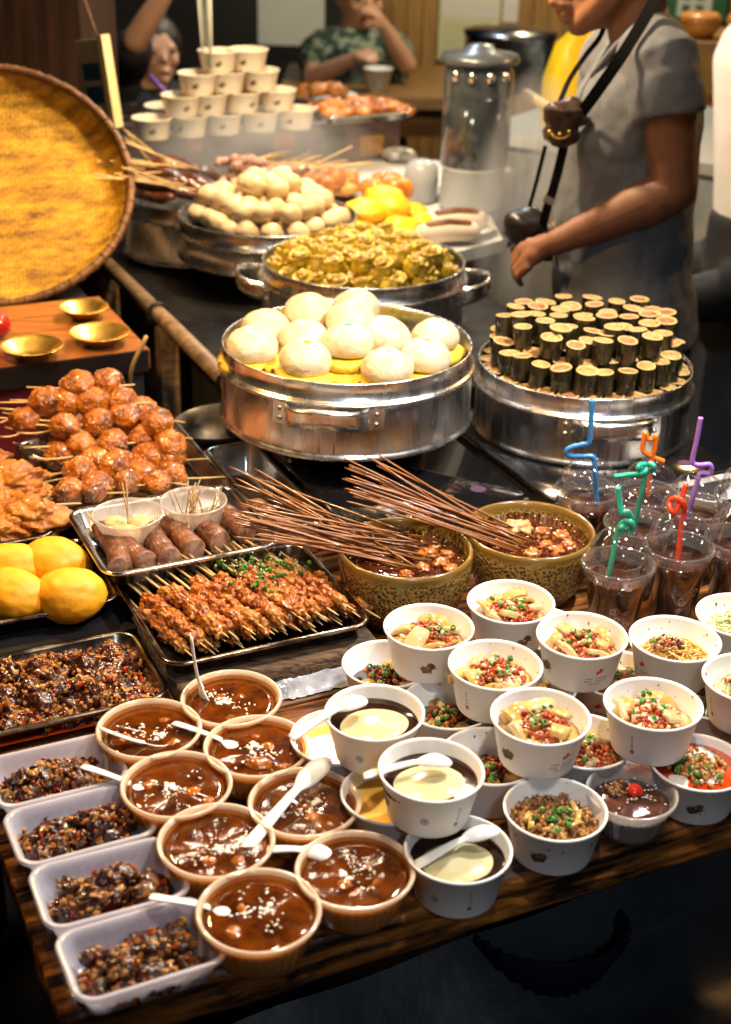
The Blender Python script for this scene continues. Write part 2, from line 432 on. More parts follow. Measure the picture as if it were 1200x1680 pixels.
# raised board below the skewer trays, wrapped strip of plastic along its front
sb = thing('raised_board', 'thick rough-sawn board lying on the table beneath the meat skewer tray', 'board', T(.45, 1.55, TABLE))
def step(b0, b1, z0, z1, a0, a1, mat, nm, rough):
    mb = MB(); n = 40; loops = []
    for i in range(n+1):
        a = a0 + (a1-a0)*i/n; e = rough*noise.noise((a*22, 0, 1))
        loops.append([T(a, b, z) - T(.45, 1.55, TABLE) for b, z in ((b1, z1), (b0+.004+e, z1), (b0+e, z1-.004), (b0-e, z0+.003), (b0, z0), (b1, z0))])
    mb.loft(loops); return mb.build(nm, mat, sb)
step(1.392, 2.06, TABLE+.001, TABLE+.034, .425, .692, m_bark, 'board', .004)
st2 = MB(); abox(st2, .10, .421, 1.562, 2.15, TABLE+.001, TABLE+.028); tag(st2.build('black_stand', m_black), 'low black stand beneath the yellow mango buns and the fried pieces', 'stand')
m_wrap = M('crumpled_clear_wrap', (.25, .27, .31), (.55, .58, .64), 18, .16, bump=1, bscale=30, ramp=(.4, .7))
mb = MB(); loops = []
for i in range(61):
    a = .40 + .30*i/60; q = noise.noise((a*40, 3, 3)); q2 = noise.noise((a*90, 8, 3))
    loops.append([T(a, 1.388 - .012*u - .003*q2*u, TABLE + .002 + .016*max(1-u, 0)**.7*(1+.3*q) + .0025*noise.noise((a*120, u*4, 0))) for u in (0, .15, .3, .5, .7, .85, 1.3, 1.7)])
mb.loft(loops, False, False, False)
tag(mb.build('plastic_wrap', m_wrap), 'crumpled shiny plastic wrap along the front of the raised board', 'plastic wrap')
# ---- dark rear counter for the big steamers, its rail
CT = T(1.15, 2.8, 0)
rc = thing('rear_counter', 'long black counter running back under the steamers', 'counter', CT)
l = MB(); abox(l, .83, 1.50, 2.10, 3.60, .765, .80, CT); l.build('counter_top', m_black, rc)
l = MB(); abox(l, .86, 1.47, 2.14, 3.57, .05, .765, CT); l.build('cabinet', m_dark, rc)
m_rail = M('worn_wooden_rail', (.09, .055, .03), (.26, .18, .11), 10, .5, stretch=(1, 8, 8))
l = MB(); l.tube([T(.80, 2.10, .807)-CT, T(.802, 2.6, .806)-CT, T(.80, 3.55, .807)-CT], .017, 10); l.build('rail', m_rail, rc)
for b in (2.2, 2.62, 3.05):
    l = MB(); abox(l, .785, .822, b, b+.035, .30, .79, CT); l.build('rail_post', m_rail, rc)
    l = MB(); l.tube([T(.80+.022*cos(t), b+.06, .807+.022*sin(t))-CT for t in [k*pi/6 for k in range(13)]], .004, 6, False); l.build('cable_tie', m_black, rc)
# ---- pair of induction cookers
def cooker(a0, a1, b0, b1, z1, label):
    o = T((a0+a1)/2, (b0+b1)/2, TABLE)
    t = thing('induction_cooker', label, 'cooker', o, group='induction cookers')
    l = MB(); abox(l, a0+.004, a1-.004, b0+.004, b1-.004, TABLE+.002, z1-.007, o); l.build('body', m_dark, t)
    l = MB(); w_, d_ = a1-a0, b1-b0
    l.loft([rrect(w_, d_, .012, z1-TABLE-.0065), rrect(w_, d_, .012, z1-TABLE-.0015), rrect(w_-.003, d_-.003, .011, z1-TABLE)])
    l.build('glass_top', m_blackglass, t, None, (0, 0, TH))
    l = MB(); abox(l, a0-.002, a1+.002, b0-.004, b0+.003, z1-.016, z1-.006, o); l.build('steel_trim', m_steel2, t)
    m = M('faint_panel_print', (.09, .05, .09), rough=.4)
    for k, (u, v) in enumerate(((.80, .12), (.62, .10), (.44, .10))):
        l = MB(); c = Vector((w_*(u-.5), d_*(v-.5), z1-TABLE+.0006))
        l.lathe([(0, 0), (.012 if k == 0 else .007, 0)], 20, Matrix.Translation(c)); l.build('touch_mark', m, t, None, (0, 0, TH))
    return t
cooker(.762, 1.06, 1.655, 2.035, .805, 'black glass induction cooker under the bun steamer')
cooker(1.085, 1.425, 1.62, 1.97, .805, 'black glass induction cooker under the bamboo tube steamer')
# ---- low side table with brass plates
ST = T(.40, 2.42, 0)
m_red = M('maroon_panel', (.10, .012, .02), (.16, .02, .03), 14, .35)
m_redwood = M('red_brown_board', (.17, .055, .018), (.33, .125, .035), 5, .3, stretch=(1, 10, 10), coat=.3)
st = thing('side_table', 'reddish wooden side table with maroon front panel holding brass plates', 'table', ST)
for i in range(4):
    l = MB(); abox(l, .05, .665, 2.285+i*.083, 2.285+i*.083+.0805, .845, .878 - R0.uniform(0, .001), ST); l.build('plank', m_redwood, st)
l = MB(); abox(l, .05, .66, 2.278, 2.2845, .842, .880, ST); l.build('edge_strip', m_black, st)
l = MB(); abox(l, .06, .62, 2.296, 2.32, .50, .845, ST); l.build('front_panel', m_red, st)
l = MB(); abox(l, .622, .655, 2.296, 2.33, 0, .845, ST); l.build('leg', m_dark, st)
l = MB(); abox(l, .07, .1, 2.55, 2.6, 0, .845, ST); l.build('leg', m_dark, st)
l = MB(); abox(l, .60, .655, 2.55, 2.6, 0, .845, ST); l.build('leg', m_dark, st)
l = MB(); abox(l, .05, .665, 2.617, 3.3, .80, .85, ST); l.build('rear_shelf', m_dark, st)
for px, py, r, lab in ((52, 562, .054, 'leftmost of the three brass plates, next to the red ball'), (163, 540, .053, 'brass plate on the right front corner of the side table'), (137, 499, .045, 'brass plate at the back, just below the yellow basket')):
    p = P(px, py, .905)
    l = MB(); l.lathe([(0, .0), (r*.5, .0), (r*.55, .002), (r*.86, .016), (r, .020), (r*1.0, .0215), (r*.97, .0215), (r*.84, .0178), (r*.5, .0045), (0, .004)], 40)
    o = l.build('brass_plate', m_brass, None, (p.x, p.y, .880 + (.004 if 0 else 0))); tag(o, lab, 'plate', 'brass plates on the side table')
p = P(8, 535, .90)
l = MB(); l.blob((0, 0, 0), .022, 3, .12, 6, 3); tag(l.build('red_fruit', M('red_fruit_skin', (.35, .01, .012), rough=.3, coat=.3), None, (p.x-.012, p.y, .902)), 'red ball on the side table at the left edge', 'fruit')
# ---- rattan loop sticking up beside the side table
p0 = P(212, 640, .80); pts = smoothpath([p0, P(218, 600, .86), P(236, 562, .905), P(240, 553, .912)], 6)
l = MB(); l.tube(pts, .004, 8); tag(l.build('rattan_cane', M('rattan', (.45, .30, .12), rough=.5)), 'bent pale rattan cane rising beside the side table', 'cane')
# ---- black wok behind the rice ball tray
p = P(295, 712, .79)
l = MB(); l.lathe([(0, .008), (.05, .01), (.085, .03), (.10, .055), (.103, .055), (.088, .028), (.052, .005), (0, .002)], 40)
p = T(.742, 2.132); wk = l.build('wok', M('seasoned_iron', (.02, .018, .016), (.06, .05, .04), 22, .4, 1, rvar=.15), None, (p.x, p.y, .7425), (0, radians(-4), 0)); wk.scale = (.8, .8, .9); tag(wk, 'shallow black iron pan behind the rice ball tray', 'pan')
# ---- dark timber post at the left, with a framed notice hung beside it
m_post = M('dark_timber', (.012, .006, .004), (.05, .020, .010), 4, .5, stretch=(9, 9, .8), bump=.3, bscale=20)
pl = PY(20, 100, 3.75); pr = PY(148, 100, 3.75)
l = MB(); l.smooth = False
l.loft([[Vector((pl.x-.25 + dx, 3.75 + dy, z)) for dx, dy in ((0, 0), (pr.x-pl.x+.23, 0), (pr.x-pl.x+.25, .03), (pr.x-pl.x+.25, .4), (0, .4))] for z in (0, .8, 1.6, 2.6)])
tag(l.build('timber_post', m_post), 'broad dark brown timber post behind the winnowing basket', 'post')
bp = PY(162, 135, 3.3)
bd = thing('hanging_notice', 'thin framed board with blue squares hanging on a cord by the timber post', 'notice', bp, (0, radians(-9), radians(-38)))
l = MB(); l.box((-.05, -.006, -.092), (.03, .006, .092)); l.build('board', M('notice_paper', (.40, .34, .22), (.30, .25, .17), 20, .6), bd)
l = MB(); l.box((.0305, -.012, -.1), (.047, .012, .1)); l.build('frame_side', M('pale_wood_frame', (.62, .50, .28), rough=.5), bd)
mbl = M('blue_square_print', (.02, .05, .09), rough=.5)
for k in range(2):
    l = MB(); l.box((-.036, -.0085, -.045 + k*.05), (.018, -.0062, -.008 + k*.05)); l.build('blue_square', mbl, bd)
l = MB(); l.tube([Vector((.02, 0, .1)), Vector((-.01, 0, .2)), Vector((-.03, 0, .35))], .002, 6); l.build('cord', m_rail, bd)
# ---- big winnowing basket leaning at the left
m_wick = M('yellow_bamboo_weave', (.13, .06, .008), (.58, .31, .022), 17, .65, bump=.8, bscale=120, ramp=(.30, .58), stretch=(1, 2.6, 1), c3=(.74, .42, .04))
weave(m_wick, 36)
c = PY(-20, 300, 2.86)
Rb = .285
view = (Vector((0, 0, CAMZ)) - c).normalized()
el = radians(49); nrm = Vector((.16, -cos(el), sin(el))).normalized()
q = nrm.to_track_quat('Z', 'Y')
wb = thing('winnowing_basket', 'large round woven bamboo basket leaning back at the left, glowing yellow', 'basket', c, q.to_euler())
prof = [(0, -.05), (Rb*.3, -.049), (Rb*.6, -.045), (Rb*.82, -.036), (Rb*.93, -.018), (Rb*.985, .008), (Rb*.995, .006), (Rb*.945, -.024), (Rb*.83, -.042), (Rb*.6, -.051), (0, -.056)]
l = MB(); l.lathe([(0, -.05)] + [(Rb*k/14, -.05+.014*(k/14)**3) for k in range(1, 13)] + prof[4:], 96, None, None,
                  lambda r, z, a: (r, z + .0012*sin(a*36)*sin(r*260) + .004*noise.noise((r*cos(a)*9, r*sin(a)*9, 1))))
l.build('woven_dish', m_wick, wb)
l = MB(); m_rim = M('bound_bamboo_rim', (.07, .03, .012), (.20, .09, .03), 30, .55, bump=.8, bscale=60)
l.tube([Vector((Rb*cos(2*pi*k/120), Rb*sin(2*pi*k/120), .006)) for k in range(121)], [.0085 + .001*sin(k*2.3) for k in range(121)], 10, False); l.build('rim', m_rim, wb)
l = MB()
for k in range(60):
    a = 2*pi*k/60 + R0.uniform(-.02, .02); t = Vector((-sin(a), cos(a), 0)); o = Vector((Rb*cos(a), Rb*sin(a), .006))
    rd = Vector((cos(a), sin(a), 0))
    l.tube([o + (rd*cos(th)+Vector((0, 0, 1))*sin(th))*.0098 + t*.006*th/6.28 for th in [j*pi/4 for j in range(9)]], .0014, 4, False)
stuff(l.build('rim_binding', m_rim, wb))
# ---- dim things below the table
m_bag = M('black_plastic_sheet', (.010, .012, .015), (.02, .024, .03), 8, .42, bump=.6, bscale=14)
c = P(1010, 1640, .34)
l = MB(); loops = []
for i in range(30):
    u = i/29; row = []
    for j in range(16):
        v = j/15
        a = .36 + 1.2*u; b = .84 + .40*v
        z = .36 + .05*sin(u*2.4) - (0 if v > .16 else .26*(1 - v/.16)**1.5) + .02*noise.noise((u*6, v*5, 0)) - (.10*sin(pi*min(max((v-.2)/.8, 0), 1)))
        row.append(T(a, b, z))
    loops.append(row)
l.loft(loops, False, False, False)
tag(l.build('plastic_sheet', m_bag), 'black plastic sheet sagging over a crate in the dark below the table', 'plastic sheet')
bs = P(890, 1600, .30)
l = MB(); l.lathe([(0, 0), (.06, 0), (.105, .085), (.112, .088), (.114, .085), (.066, -.004), (0, -.004)], 60, None, None, lambda r, z, a: (r*(1 + .045*sin(a*28)), z))
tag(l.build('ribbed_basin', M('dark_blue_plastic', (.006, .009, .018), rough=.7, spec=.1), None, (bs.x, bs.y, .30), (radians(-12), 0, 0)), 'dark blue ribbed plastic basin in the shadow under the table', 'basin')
# ================================================================== STEAMERS
R1 = random.Random(5)
def handle(t, ang, Rr, zc, mat, wid=.130, out=.045):
    # riveted strap handle on the wall of a steamer, at angle ang
    l = MB(); n = 17; loops = []
    for i in range(n):
        u = i/(n-1); s = (u-.5)*2
        d = out*(1 - abs(s)**3.2); lat = wid/2*s
        hw = .0150 + .003*abs(s)**2
        a = ang + lat/Rr
        base = Vector((cos(a), sin(a), 0)); rr = Rr + .0015 + d
        dz = .014*(1-s*s)
        p = base*rr + Vector((0, 0, zc + dz))
        nr = base; loops.append([p + Vector((0, 0, hw)), p + nr*.004 + Vector((0, 0, hw*.55)), p + nr*.0015 + Vector((0, 0, hw*.2)), p + nr*.004 + Vector((0, 0, -hw*.2)), p + nr*.0015 + Vector((0, 0, -hw*.55)), p + Vector((0, 0, -hw)), p - nr*.0015 + Vector((0, 0, -hw*.9)), p - nr*.0015 + Vector((0, 0, hw*.9))])
    l.loft(loops); h = l.build('handle', mat, t)
    for s in (-1, 1):
        a = ang + s*(wid/2 + .008)/Rr
        l = MB(); X = Matrix.Translation(Vector((cos(a), sin(a), 0))*(Rr+.0018) + Vector((0, 0, zc-.002))) @ Matrix.Rotation(a, 4, 'Z')
        l.box((-.0012, -.012, -.017), (.0018, .012, .017), X); l.build('bracket', mat, t)
        for k in (-1, 1):
            l = MB(); l.blob(Vector((cos(a), sin(a), 0))*(Rr+.0036) + Vector((0, 0, zc-.002+k*.008)), (.0042, .0042, .0042), 1); l.build('rivet', m_rivet, t)
    return h
def steamer(label, c, zr, R, h, handles=(), floor=.032, seam=None, name='steamer', mat=None, n=96):
    mat = mat or m_steel; c = Vector((c.x, c.y, zr - h))
    t = thing(name, label, 'steamer', c, group='round metal steamers')
    # upper ring stands inside the flange of the lower wall
    l = MB(); z1 = h
    l.lathe([(R*1.02, 0), (R*1.035, .0025), (R*1.035, .006), (R*1.02, .0085), (R*1.012, .012), (R*1.012, h-.040), (R*1.03, h-.037), (R*1.042, h-.034), (R*1.042, h-.031), (R*1.02, h-.029), (R*1.003, h-.027),
             (R*1.0, h-.003), (R*1.004, h-.001), (R*1.003, h+.0005), (R*.99, h+.0005), (R*.986, h-.003), (R*.985, h-floor), ], n,
            None, None, lambda r, z, a: (r*(1 + .0014*noise.noise((cos(a)*2.5, sin(a)*2.5, z*14))), z))
    l.build('wall', mat, t)
    l = MB(); l.lathe([(R*.985, h-floor), (R*.5, h-floor), (0, h-floor)], n); l.build('floor_plate', m_potdark, t)
    l = MB(); l.lathe([(0, .003), (R*.6, .003), (R*1.02, .003)], n); l.build('base_plate', m_potdark, t)
    for a in handles: handle(t, a, R*1.012, h*.58, mat)
    if seam is not None:
        for k in (-.011, .011):
            l = MB(); a = seam + k/R
            X = Matrix.Translation(Vector((cos(a), sin(a), 0))*(R*1.013)) @ Matrix.Rotation(a, 4, 'Z')
            l.box((-.001, -.0022, .012), (.0013, .0022, h-.036), X); l.build('seam', mat, t)
        l = MB(); l.blob(Vector((cos(seam-.02), sin(seam-.02), 0))*(R*1.016) + Vector((0, 0, h*.52)), .004, 1); l.build('rivet', m_rivet, t)
    return t
def pot(label, c, z0, z1, r0, r1, mat):
    l = MB(); l.lathe([(0, 0), (r0*.8, 0), (r0, .012), (r1*.97, z1-z0-.012), (r1, z1-z0-.003), (r1, z1-z0), (0, z1-z0)], 64)
    tag(l.build('pot', mat, None, (c.x, c.y, z0)), label, 'pot', 'pots under the steamers')
S1c, S2c, S3c, S4c, S5c = P(570, 558, .975), P(960, 592, .920), P(597, 425, .956), P(440, 350, .945), P(312, 318, .945)
steamer('large steamer full of white sugared buns, front middle', S1c, .975, .198, .122, (radians(-97),), .037, radians(-97))
pot('dark pot under the bun steamer on the cooker', S1c, .808, .8525, .115, .14, m_potdark)
steamer('large steamer piled with bamboo rice tubes, at the right', S2c, .920, .176, .114, (radians(-82),), .034, radians(-80))
steamer('large steamer of yellow dumplings with two side handles', S3c, .956, .195, .115, (radians(-4), radians(184)), .03)
steamer('steamer heaped with small round cream buns', S4c, .945, .193, .088, (), .03)
pot('tall dark pot under the round bun steamer', S4c, .801, .856, .15, .17, m_potdark)
steamer('rearmost steamer holding dark glazed sausages', S5c, .945, .15, .13, (), .02)
pot('pot base under the dumpling steamer', S3c, .801, .840, .17, .18, m_potdark)
# ---- white sugared buns on yellow cake slices
m_bun = M('sugared_white_bun', (.54, .42, .25), (.70, .60, .43), 40, .4, bump=.4, bscale=300, sss=.25, sssr=(.008, .006, .004), coat=.15)
m_cake = M('yellow_sponge_cake', (.62, .42, .03), (.74, .56, .07), 60, .5, bump=.5, bscale=120, sss=.15)
m_raisin = M('raisin', (.07, .02, .01), rough=.4)
candy = {'green': M('green_candy', (.06, .55, .10), rough=.15, sss=.2), 'orange': M('orange_candy', (.85, .33, .02), rough=.15, sss=.2), 'yellow': M('yellow_candy', (.85, .62, .02), rough=.15, sss=.2), 'brown': M('brown_candy', (.45, .18, .03), rough=.3)}
bunm = []
for k in range(4):
    l = MB(); l.blob((0, 0, 0), (.0415, .0410, .0310), 4, .045, 1.5, k+2, None, .0150)
    for i, p in enumerate(l.v):      # dimple at the top
        rr = sqrt(p[0]**2 + p[1]**2)
        if p[2] > 0: l.v[i] = (p[0], p[1], p[2] - .007*exp(-(rr/.009)**2) + .002*exp(-((rr-.012)/.006)**2))
    bunm.append(l.mesh('bun', m_bun))
cakem = []
for k in range(3):
    l = MB()
    l.lathe([(0, 0), (.044, 0), (.048, .004), (.048, .012), (.043, .016), (0, .0165)], 28, None, None, lambda r, z, a, k=k: (r*(1 + .14*noise.noise((cos(a)*1.5, sin(a)*1.5, k*5))), z))
    l.mat = 1
    for j in range(9):
        a = R1.uniform(0, 6.28); l.blob((.046*cos(a), .046*sin(a), R1.uniform(.005, .013)), R1.uniform(.0022, .004), 1)
    cakem.append(l.mesh('cake_slice', [m_cake, m_raisin]))
zf = .9395
buns = [(405, 375, 0, 'orange', 'front bun with an orange candy on its yellow cake slice'), (740, 412, 0, 'brown', 'plain-topped bun at the front rim of the steamer'), (895, 365, 0, 'yellow', 'bun topped with a yellow candy near the right rim'),
        (185, 322, 0, None, 'bun at the far left rim of the bun steamer'), (935, 285, 0, 'brown', 'bun at the right back of the bun steamer'), (245, 250, 0, None, 'second bun from the left behind the left rim bun'),
        (400, 292, 0, 'green', 'bun in the middle left with a faint green fleck'), (575, 308, 1, 'green', 'bun topped with a bright green candy in the centre'), (725, 283, 1, 'brown', 'bun just right of the green-topped bun'),
        (420, 183, 1, 'orange', 'tallest bun at the back left with orange fleck'), (610, 165, 1, 'orange', 'rear bun touching the back rim with orange fleck'), (590, 222, 1, 'orange', 'bun behind the green-topped bun')]
for i, (zx, zy, lay, cd, lab) in enumerate(buns):
    zc = zf + .018 + .0150 + (.016 if lay else 0)
    p = P(340 + zx/2.5, 440 + zy/2.5, zc)
    d = Vector((p.x-S1c.x, p.y-S1c.y)); mxr = .152
    if d.length > mxr: d *= mxr/d.length; p.x, p.y = S1c.x + d.x, S1c.y + d.y
    zb = zc - .0150
    o = put('cake_slice', cakem[i % 3], None, (p.x + R1.uniform(-.006, .006), p.y - .004, zb - .0165 - (.001)), (0, 0, R1.uniform(0, 6)), (1.0, 1.0, 1.0))
    tag(o, 'yellow sponge slice under the ' + lab.replace(' on its yellow cake slice', ''), 'cake slice', 'yellow cake slices in the bun steamer')
    if lay:
        o2 = put('cake_slice', cakem[(i+1) % 3], None, (p.x, p.y, zb - .0165*2 - .0005), (0, 0, R1.uniform(0, 6)), .96); tag(o2, 'lower yellow sponge slice beneath the ' + lab, 'cake slice', 'yellow cake slices in the bun steamer')
    b = put('sugared_bun', bunm[i % 4], None, (p.x, p.y, zc), (R1.uniform(-.1, .1), R1.uniform(-.1, .1), R1.uniform(0, 6)), R1.uniform(.96, 1.03))
    tag(b, 'white sugared ' + lab, 'bun', 'white buns in the front steamer')
    if cd:
        l = MB(); l.blob((0, 0, .0262), (.0066, .0058, .0058) if cd in ('green', 'orange', 'yellow') and i in (0, 2, 7) else (.007, .006, .002), 1, .2, 2, i); l.build('candied_fruit', candy[cd], b)
# extra cake slices lying between
for k, (zx, zy) in enumerate(((600, 430), (640, 380), (300, 380), (820, 330), (1010, 330), (500, 250))):
    p = P(340 + zx/2.5, 440 + zy/2.5, zf + .012)
    d = Vector((p.x-S1c.x, p.y-S1c.y))
    if d.length > .142: d *= .142/d.length
    o = put('cake_slice', cakem[k % 3], None, (S1c.x + d.x, S1c.y + d.y, zf + .0012), (radians(R1.uniform(3, 8)), radians(R1.uniform(-6, 6)), R1.uniform(0, 6)))
    tag(o, 'loose yellow sponge slice lying flat between the white buns', 'cake slice', 'yellow cake slices in the bun steamer')
# ---- small round cream buns, heaped
m_bao = M('cream_dough', (.60, .45, .24), (.72, .58, .37), 22, .45, sss=.25, sssr=(.008, .006, .004), bump=.15, bscale=60)
baom = []
for k in range(3):
    l = MB(); l.blob((0, 0, 0), (.0272, .0265, .0232), 3, .08, 1.5, k+9); baom.append(l.mesh('bun', m_bao))
def heap_positions(R, pitch, layers, rng, shrink, jit=.12):
    out = []
    for L in range(layers):
        Rl = R - shrink*L; n = int(2*Rl/pitch) + 2; off = (L % 2)*.5
        for i in range(-n, n+1):
            for j in range(-n, n+1):
                x = (i + .5*(j % 2) + off)*pitch; y = (j + off*.66)*pitch*.866
                if x*x + y*y < Rl*Rl: out.append((x + rng.uniform(-1, 1)*pitch*jit, y + rng.uniform(-1, 1)*pitch*jit, L))
    return out
for x, y, L in heap_positions(.170, .050, 3, R1, .043, .18):
    if L == 0 and sqrt(x*x+y*y) < .09: continue
    o = put('round_bun', baom[R1.randrange(3)], None, (S4c.x + x, S4c.y + y, .915 + .0235 + L*.036 + R1.uniform(-.002, .002)), (R1.uniform(-.6, .6), R1.uniform(-.6, .6), R1.uniform(0, 6)), R1.uniform(.92, 1.06))
    tag(o, ['small smooth cream bun in the bottom layer of the round bun heap', 'small smooth cream bun in the middle layer of the round bun heap', 'small smooth cream bun on top of the round bun heap'][L], 'bun', ['cream buns, bottom layer', 'cream buns, middle layer', 'cream buns, top layer'][L])
# ---- yellow open dumplings
m_wrapr = M('yellow_dumpling_skin', (.28, .19, .014), (.60, .46, .04), 60, .36, bump=.5, bscale=120, sss=.15, coat=.25, ramp=(.3, .6))
m_fill = M('dumpling_filling', (.28, .16, .025), (.52, .36, .06), 90, .3, bump=.6, bscale=160, coat=.3)
dm = []
for k in range(4):
    l = MB(); rg = random.Random(k)
    fn = lambda r, z, a, k=k: (r*(1 + .07*sin(a*9 + k) * min(1, max(0, z/.02)) + .13*noise.noise((cos(a)*2, sin(a)*2, z*60 + k*9))), z + .005*noise.noise((cos(a)*3, sin(a)*3, k*4.0))*(z > .02))
    l.lathe([(0, 0), (.015, .0), (.0205, .006), (.0215, .015), (.0195, .023), (.0185, .029), (.0205, .032), (.0175, .0315), (.013, .027), (0, .029)], 30, None, None, fn)
    l.mat = 1
    for j in range(9):
        a = rg.uniform(0, 6.28); rr = rg.uniform(0, .013); l.blob((rr*cos(a), rr*sin(a), .0285 + rg.uniform(0, .004)), (rg.uniform(.004, .0075), rg.uniform(.004, .007), .0045), 1, .4, 2, j)
    l.mat = 0
    for j in range(5):
        a = rg.uniform(0, 6.28); l.blob((.019*cos(a), .019*sin(a), rg.uniform(.004, .02)), rg.uniform(.004, .008), 1, .5, 2, j)
    dm.append(l.mesh('dumpling', [m_wrapr, m_fill]))
for x, y, L in heap_positions(.174, .0445, 2, R1, .032, .12):
    o = put('dumpling', dm[R1.randrange(4)], None, (S3c.x + x, S3c.y + y, .926 + .002 + L*.027), (R1.uniform(-.35, .35), R1.uniform(-.35, .35), R1.uniform(0, 6)), R1.uniform(.92, 1.12))
    tag(o, ['ruffled yellow open dumpling in the lower layer of its steamer', 'ruffled yellow open dumpling on top of the dumpling heap'][L], 'dumpling', ['yellow dumplings, lower layer', 'yellow dumplings, upper layer'][L])
# ---- bamboo tubes stuffed with rice
m_bam = M('dark_bamboo_skin', (.009, .008, .004), (.034, .026, .009), 30, .24, stretch=(3, 3, .6), coat=.3, bump=.15, bscale=50, c3=(.11, .06, .02), ramp=(.38, .64))
m_cut = M('bamboo_cut_rim', (.40, .25, .08), (.56, .39, .15), 90, .5)
m_rice = M('packed_rice_filling', (.30, .13, .035), (.54, .31, .10), 140, .45, bump=.7, bscale=220)
m_rice2 = M('brown_rice_filling', (.16, .06, .02), (.34, .16, .06), 140, .4, bump=.7, bscale=220)
def bam(h, seed):
    rg = random.Random(seed); l = MB(); r = .0168; sl = rg.uniform(-.11, .11); a_ = rg.uniform(0, 6.28)
    fn = lambda q, z, a: (q*(1 + .07*noise.noise((cos(a), sin(a), seed*3.0))), z + (q*sl*cos(a-a_) if z > h*.6 else 0))
    l.lathe([(0, 0), (r*.9, 0), (r, .001), (r*1.0, h*.3), (r*.985, h*.34), (r*1.01, h*.37), (r, h-.001)], 22, None, None, fn)
    l.mat = 1; l.lathe([(r, h-.001), (r*.98, h), (r*.80, h), (r*.79, h-.003)], 22, None, None, fn)
    f = MB(); f.lathe([(r*.79, h-.003), (r*.5, h-.0005), (0, h+.001)], 16, None, None, lambda q, z, a: (q*(1 + .07*noise.noise((cos(a), sin(a), seed*3.0))), z + q*sl*cos(a-a_) + .003*noise.noise((q*220*cos(a), q*220*sin(a), seed))))
    return l.mesh('tube', [m_bam, m_cut]), f.mesh('rice_filling', m_rice if seed % 4 else m_rice2)
bams = [bam(h, k) for k, h in enumerate((.040, .042, .039, .043, .041, .040, .042, .038))]
lowm = [bam(.03, 8), bam(.03, 13), bam(.03, 4)]
def put_tube(p, rot, variants, label, group):
    t = thing('bamboo_tube', label, 'bamboo tube', p, rot, group); s_ = R1.uniform(.88, 1.08); t.scale = (s_, s_, R1.uniform(.9, 1.12)); tm, fm = variants[R1.randrange(len(variants))]
    put('tube', tm, t); put('rice_filling', fm, t)
fz = .886
n = 27
for k in range(n):
    a = 2*pi*k/n; put_tube((S2c.x + .156*cos(a), S2c.y + .156*sin(a), fz+.001), (0, 0, R1.uniform(0, 6)), lowm, 'short dark bamboo tube in the bottom ring against the steamer rim', 'bamboo tubes, bottom ring')
z1 = fz + .0325
ring = [(.143, 25), (.107, 19), (.071, 12), (.033, 5)]
for rr, m_ in ring:
    for k in range(m_):
        a = 2*pi*(k + R1.uniform(-.12, .12))/m_ + rr*9
        put_tube((S2c.x + (rr+R1.uniform(-.002, .001))*cos(a), S2c.y + rr*sin(a), z1 + R1.uniform(-.003, .003)), (R1.uniform(-.1, .1), R1.uniform(-.1, .1), R1.uniform(0, 6)), bams, 'dark bamboo tube packed with rice, standing in the lower full layer', 'bamboo tubes, lower layer')
z2 = z1 + .033
for (x, y) in [(-.07, -.08), (-.032, -.098), (.008, -.107), (.048, -.1), (.088, -.085), (-.052, -.055), (-.012, -.075), (.07, -.062), (.03, -.09 + .03), (-.108, -.034), (.118, -.038), (.128, .004), (.134, .046), (-.135, .015), (-.075, -.02), (-.038, -.035), (-.002, -.045), (.022, -.062), (.05, -.03), (.082, -.045), (.098, -.004), (-.108, .006), (-.085, .03), (-.05, .012), (-.012, -.004), (.03, .008), (.068, .02), (.106, .038), (-.118, .05), (-.075, .072), (-.04, .05), (-.0, .045), (.04, .05), (.08, .06), (.118, .08), (-.1, .088), (-.06, .105), (-.02, .085), (.02, .082), (.06, .095), (.1, .108), (-.028, .122), (.02, .12)]:
    put_tube((S2c.x + x, S2c.y + y, z2 + R1.uniform(-.005, .004)), (R1.uniform(-.08, .08), R1.uniform(-.08, .08), R1.uniform(0, 6)), bams, 'dark bamboo tube packed with rice, standing on the upper layer of the heap', 'bamboo tubes, upper layer')
for x, y in ():
    put_tube((S2c.x + x, S2c.y + y + .02, z2 + .047), (R1.uniform(-.1, .1), 0, 0), bams, 'bamboo tube at the very top of the heap toward the back', 'bamboo tubes, topmost')
# ---- rear steamer: glazed sausages on sticks
m_ssg = M('dark_glazed_sausage', (.03, .009, .005), (.16, .05, .018), 40, .25, bump=.7, bscale=60, coat=.5)
m_stick = M('bamboo_stick', (.52, .34, .13), (.62, .44, .20), 20, .5, stretch=(8, 8, 8))
m_stickr = M('oiled_bamboo_stick', (.09, .026, .008), (.28, .11, .028), 9, .32, coat=.3, ramp=(.3, .62))
def stick_mesh(L, r=.0016, m=None, seed=0):
    rg = random.Random(seed); l = MB()
    b = rg.uniform(-.004, .004)
    l.tube([Vector((L*u, b*sin(pi*u), b*.6*sin(pi*u))) for u in (0, .2, .4, .6, .8, .97, 1)], [r, r, r, r, r, r*.8, r*.3], 6)
    return l.mesh('stick', m or m_stick)
sausm = []
for k in range(3):
    l = MB(); c_ = .014*(k-1)
    l.chain([Vector((x, c_*sin(pi*(x+.05)/.1), .003*sin(x*60+k))) for x in (-.05, -.03, -.01, .01, .03, .05)], [.0115, .0135, .0145, .0145, .0135, .0115], 12); sausm.append(l.mesh('sausage', m_ssg))
longm = [stick_mesh(.24, .002, None, k) for k in range(4)]
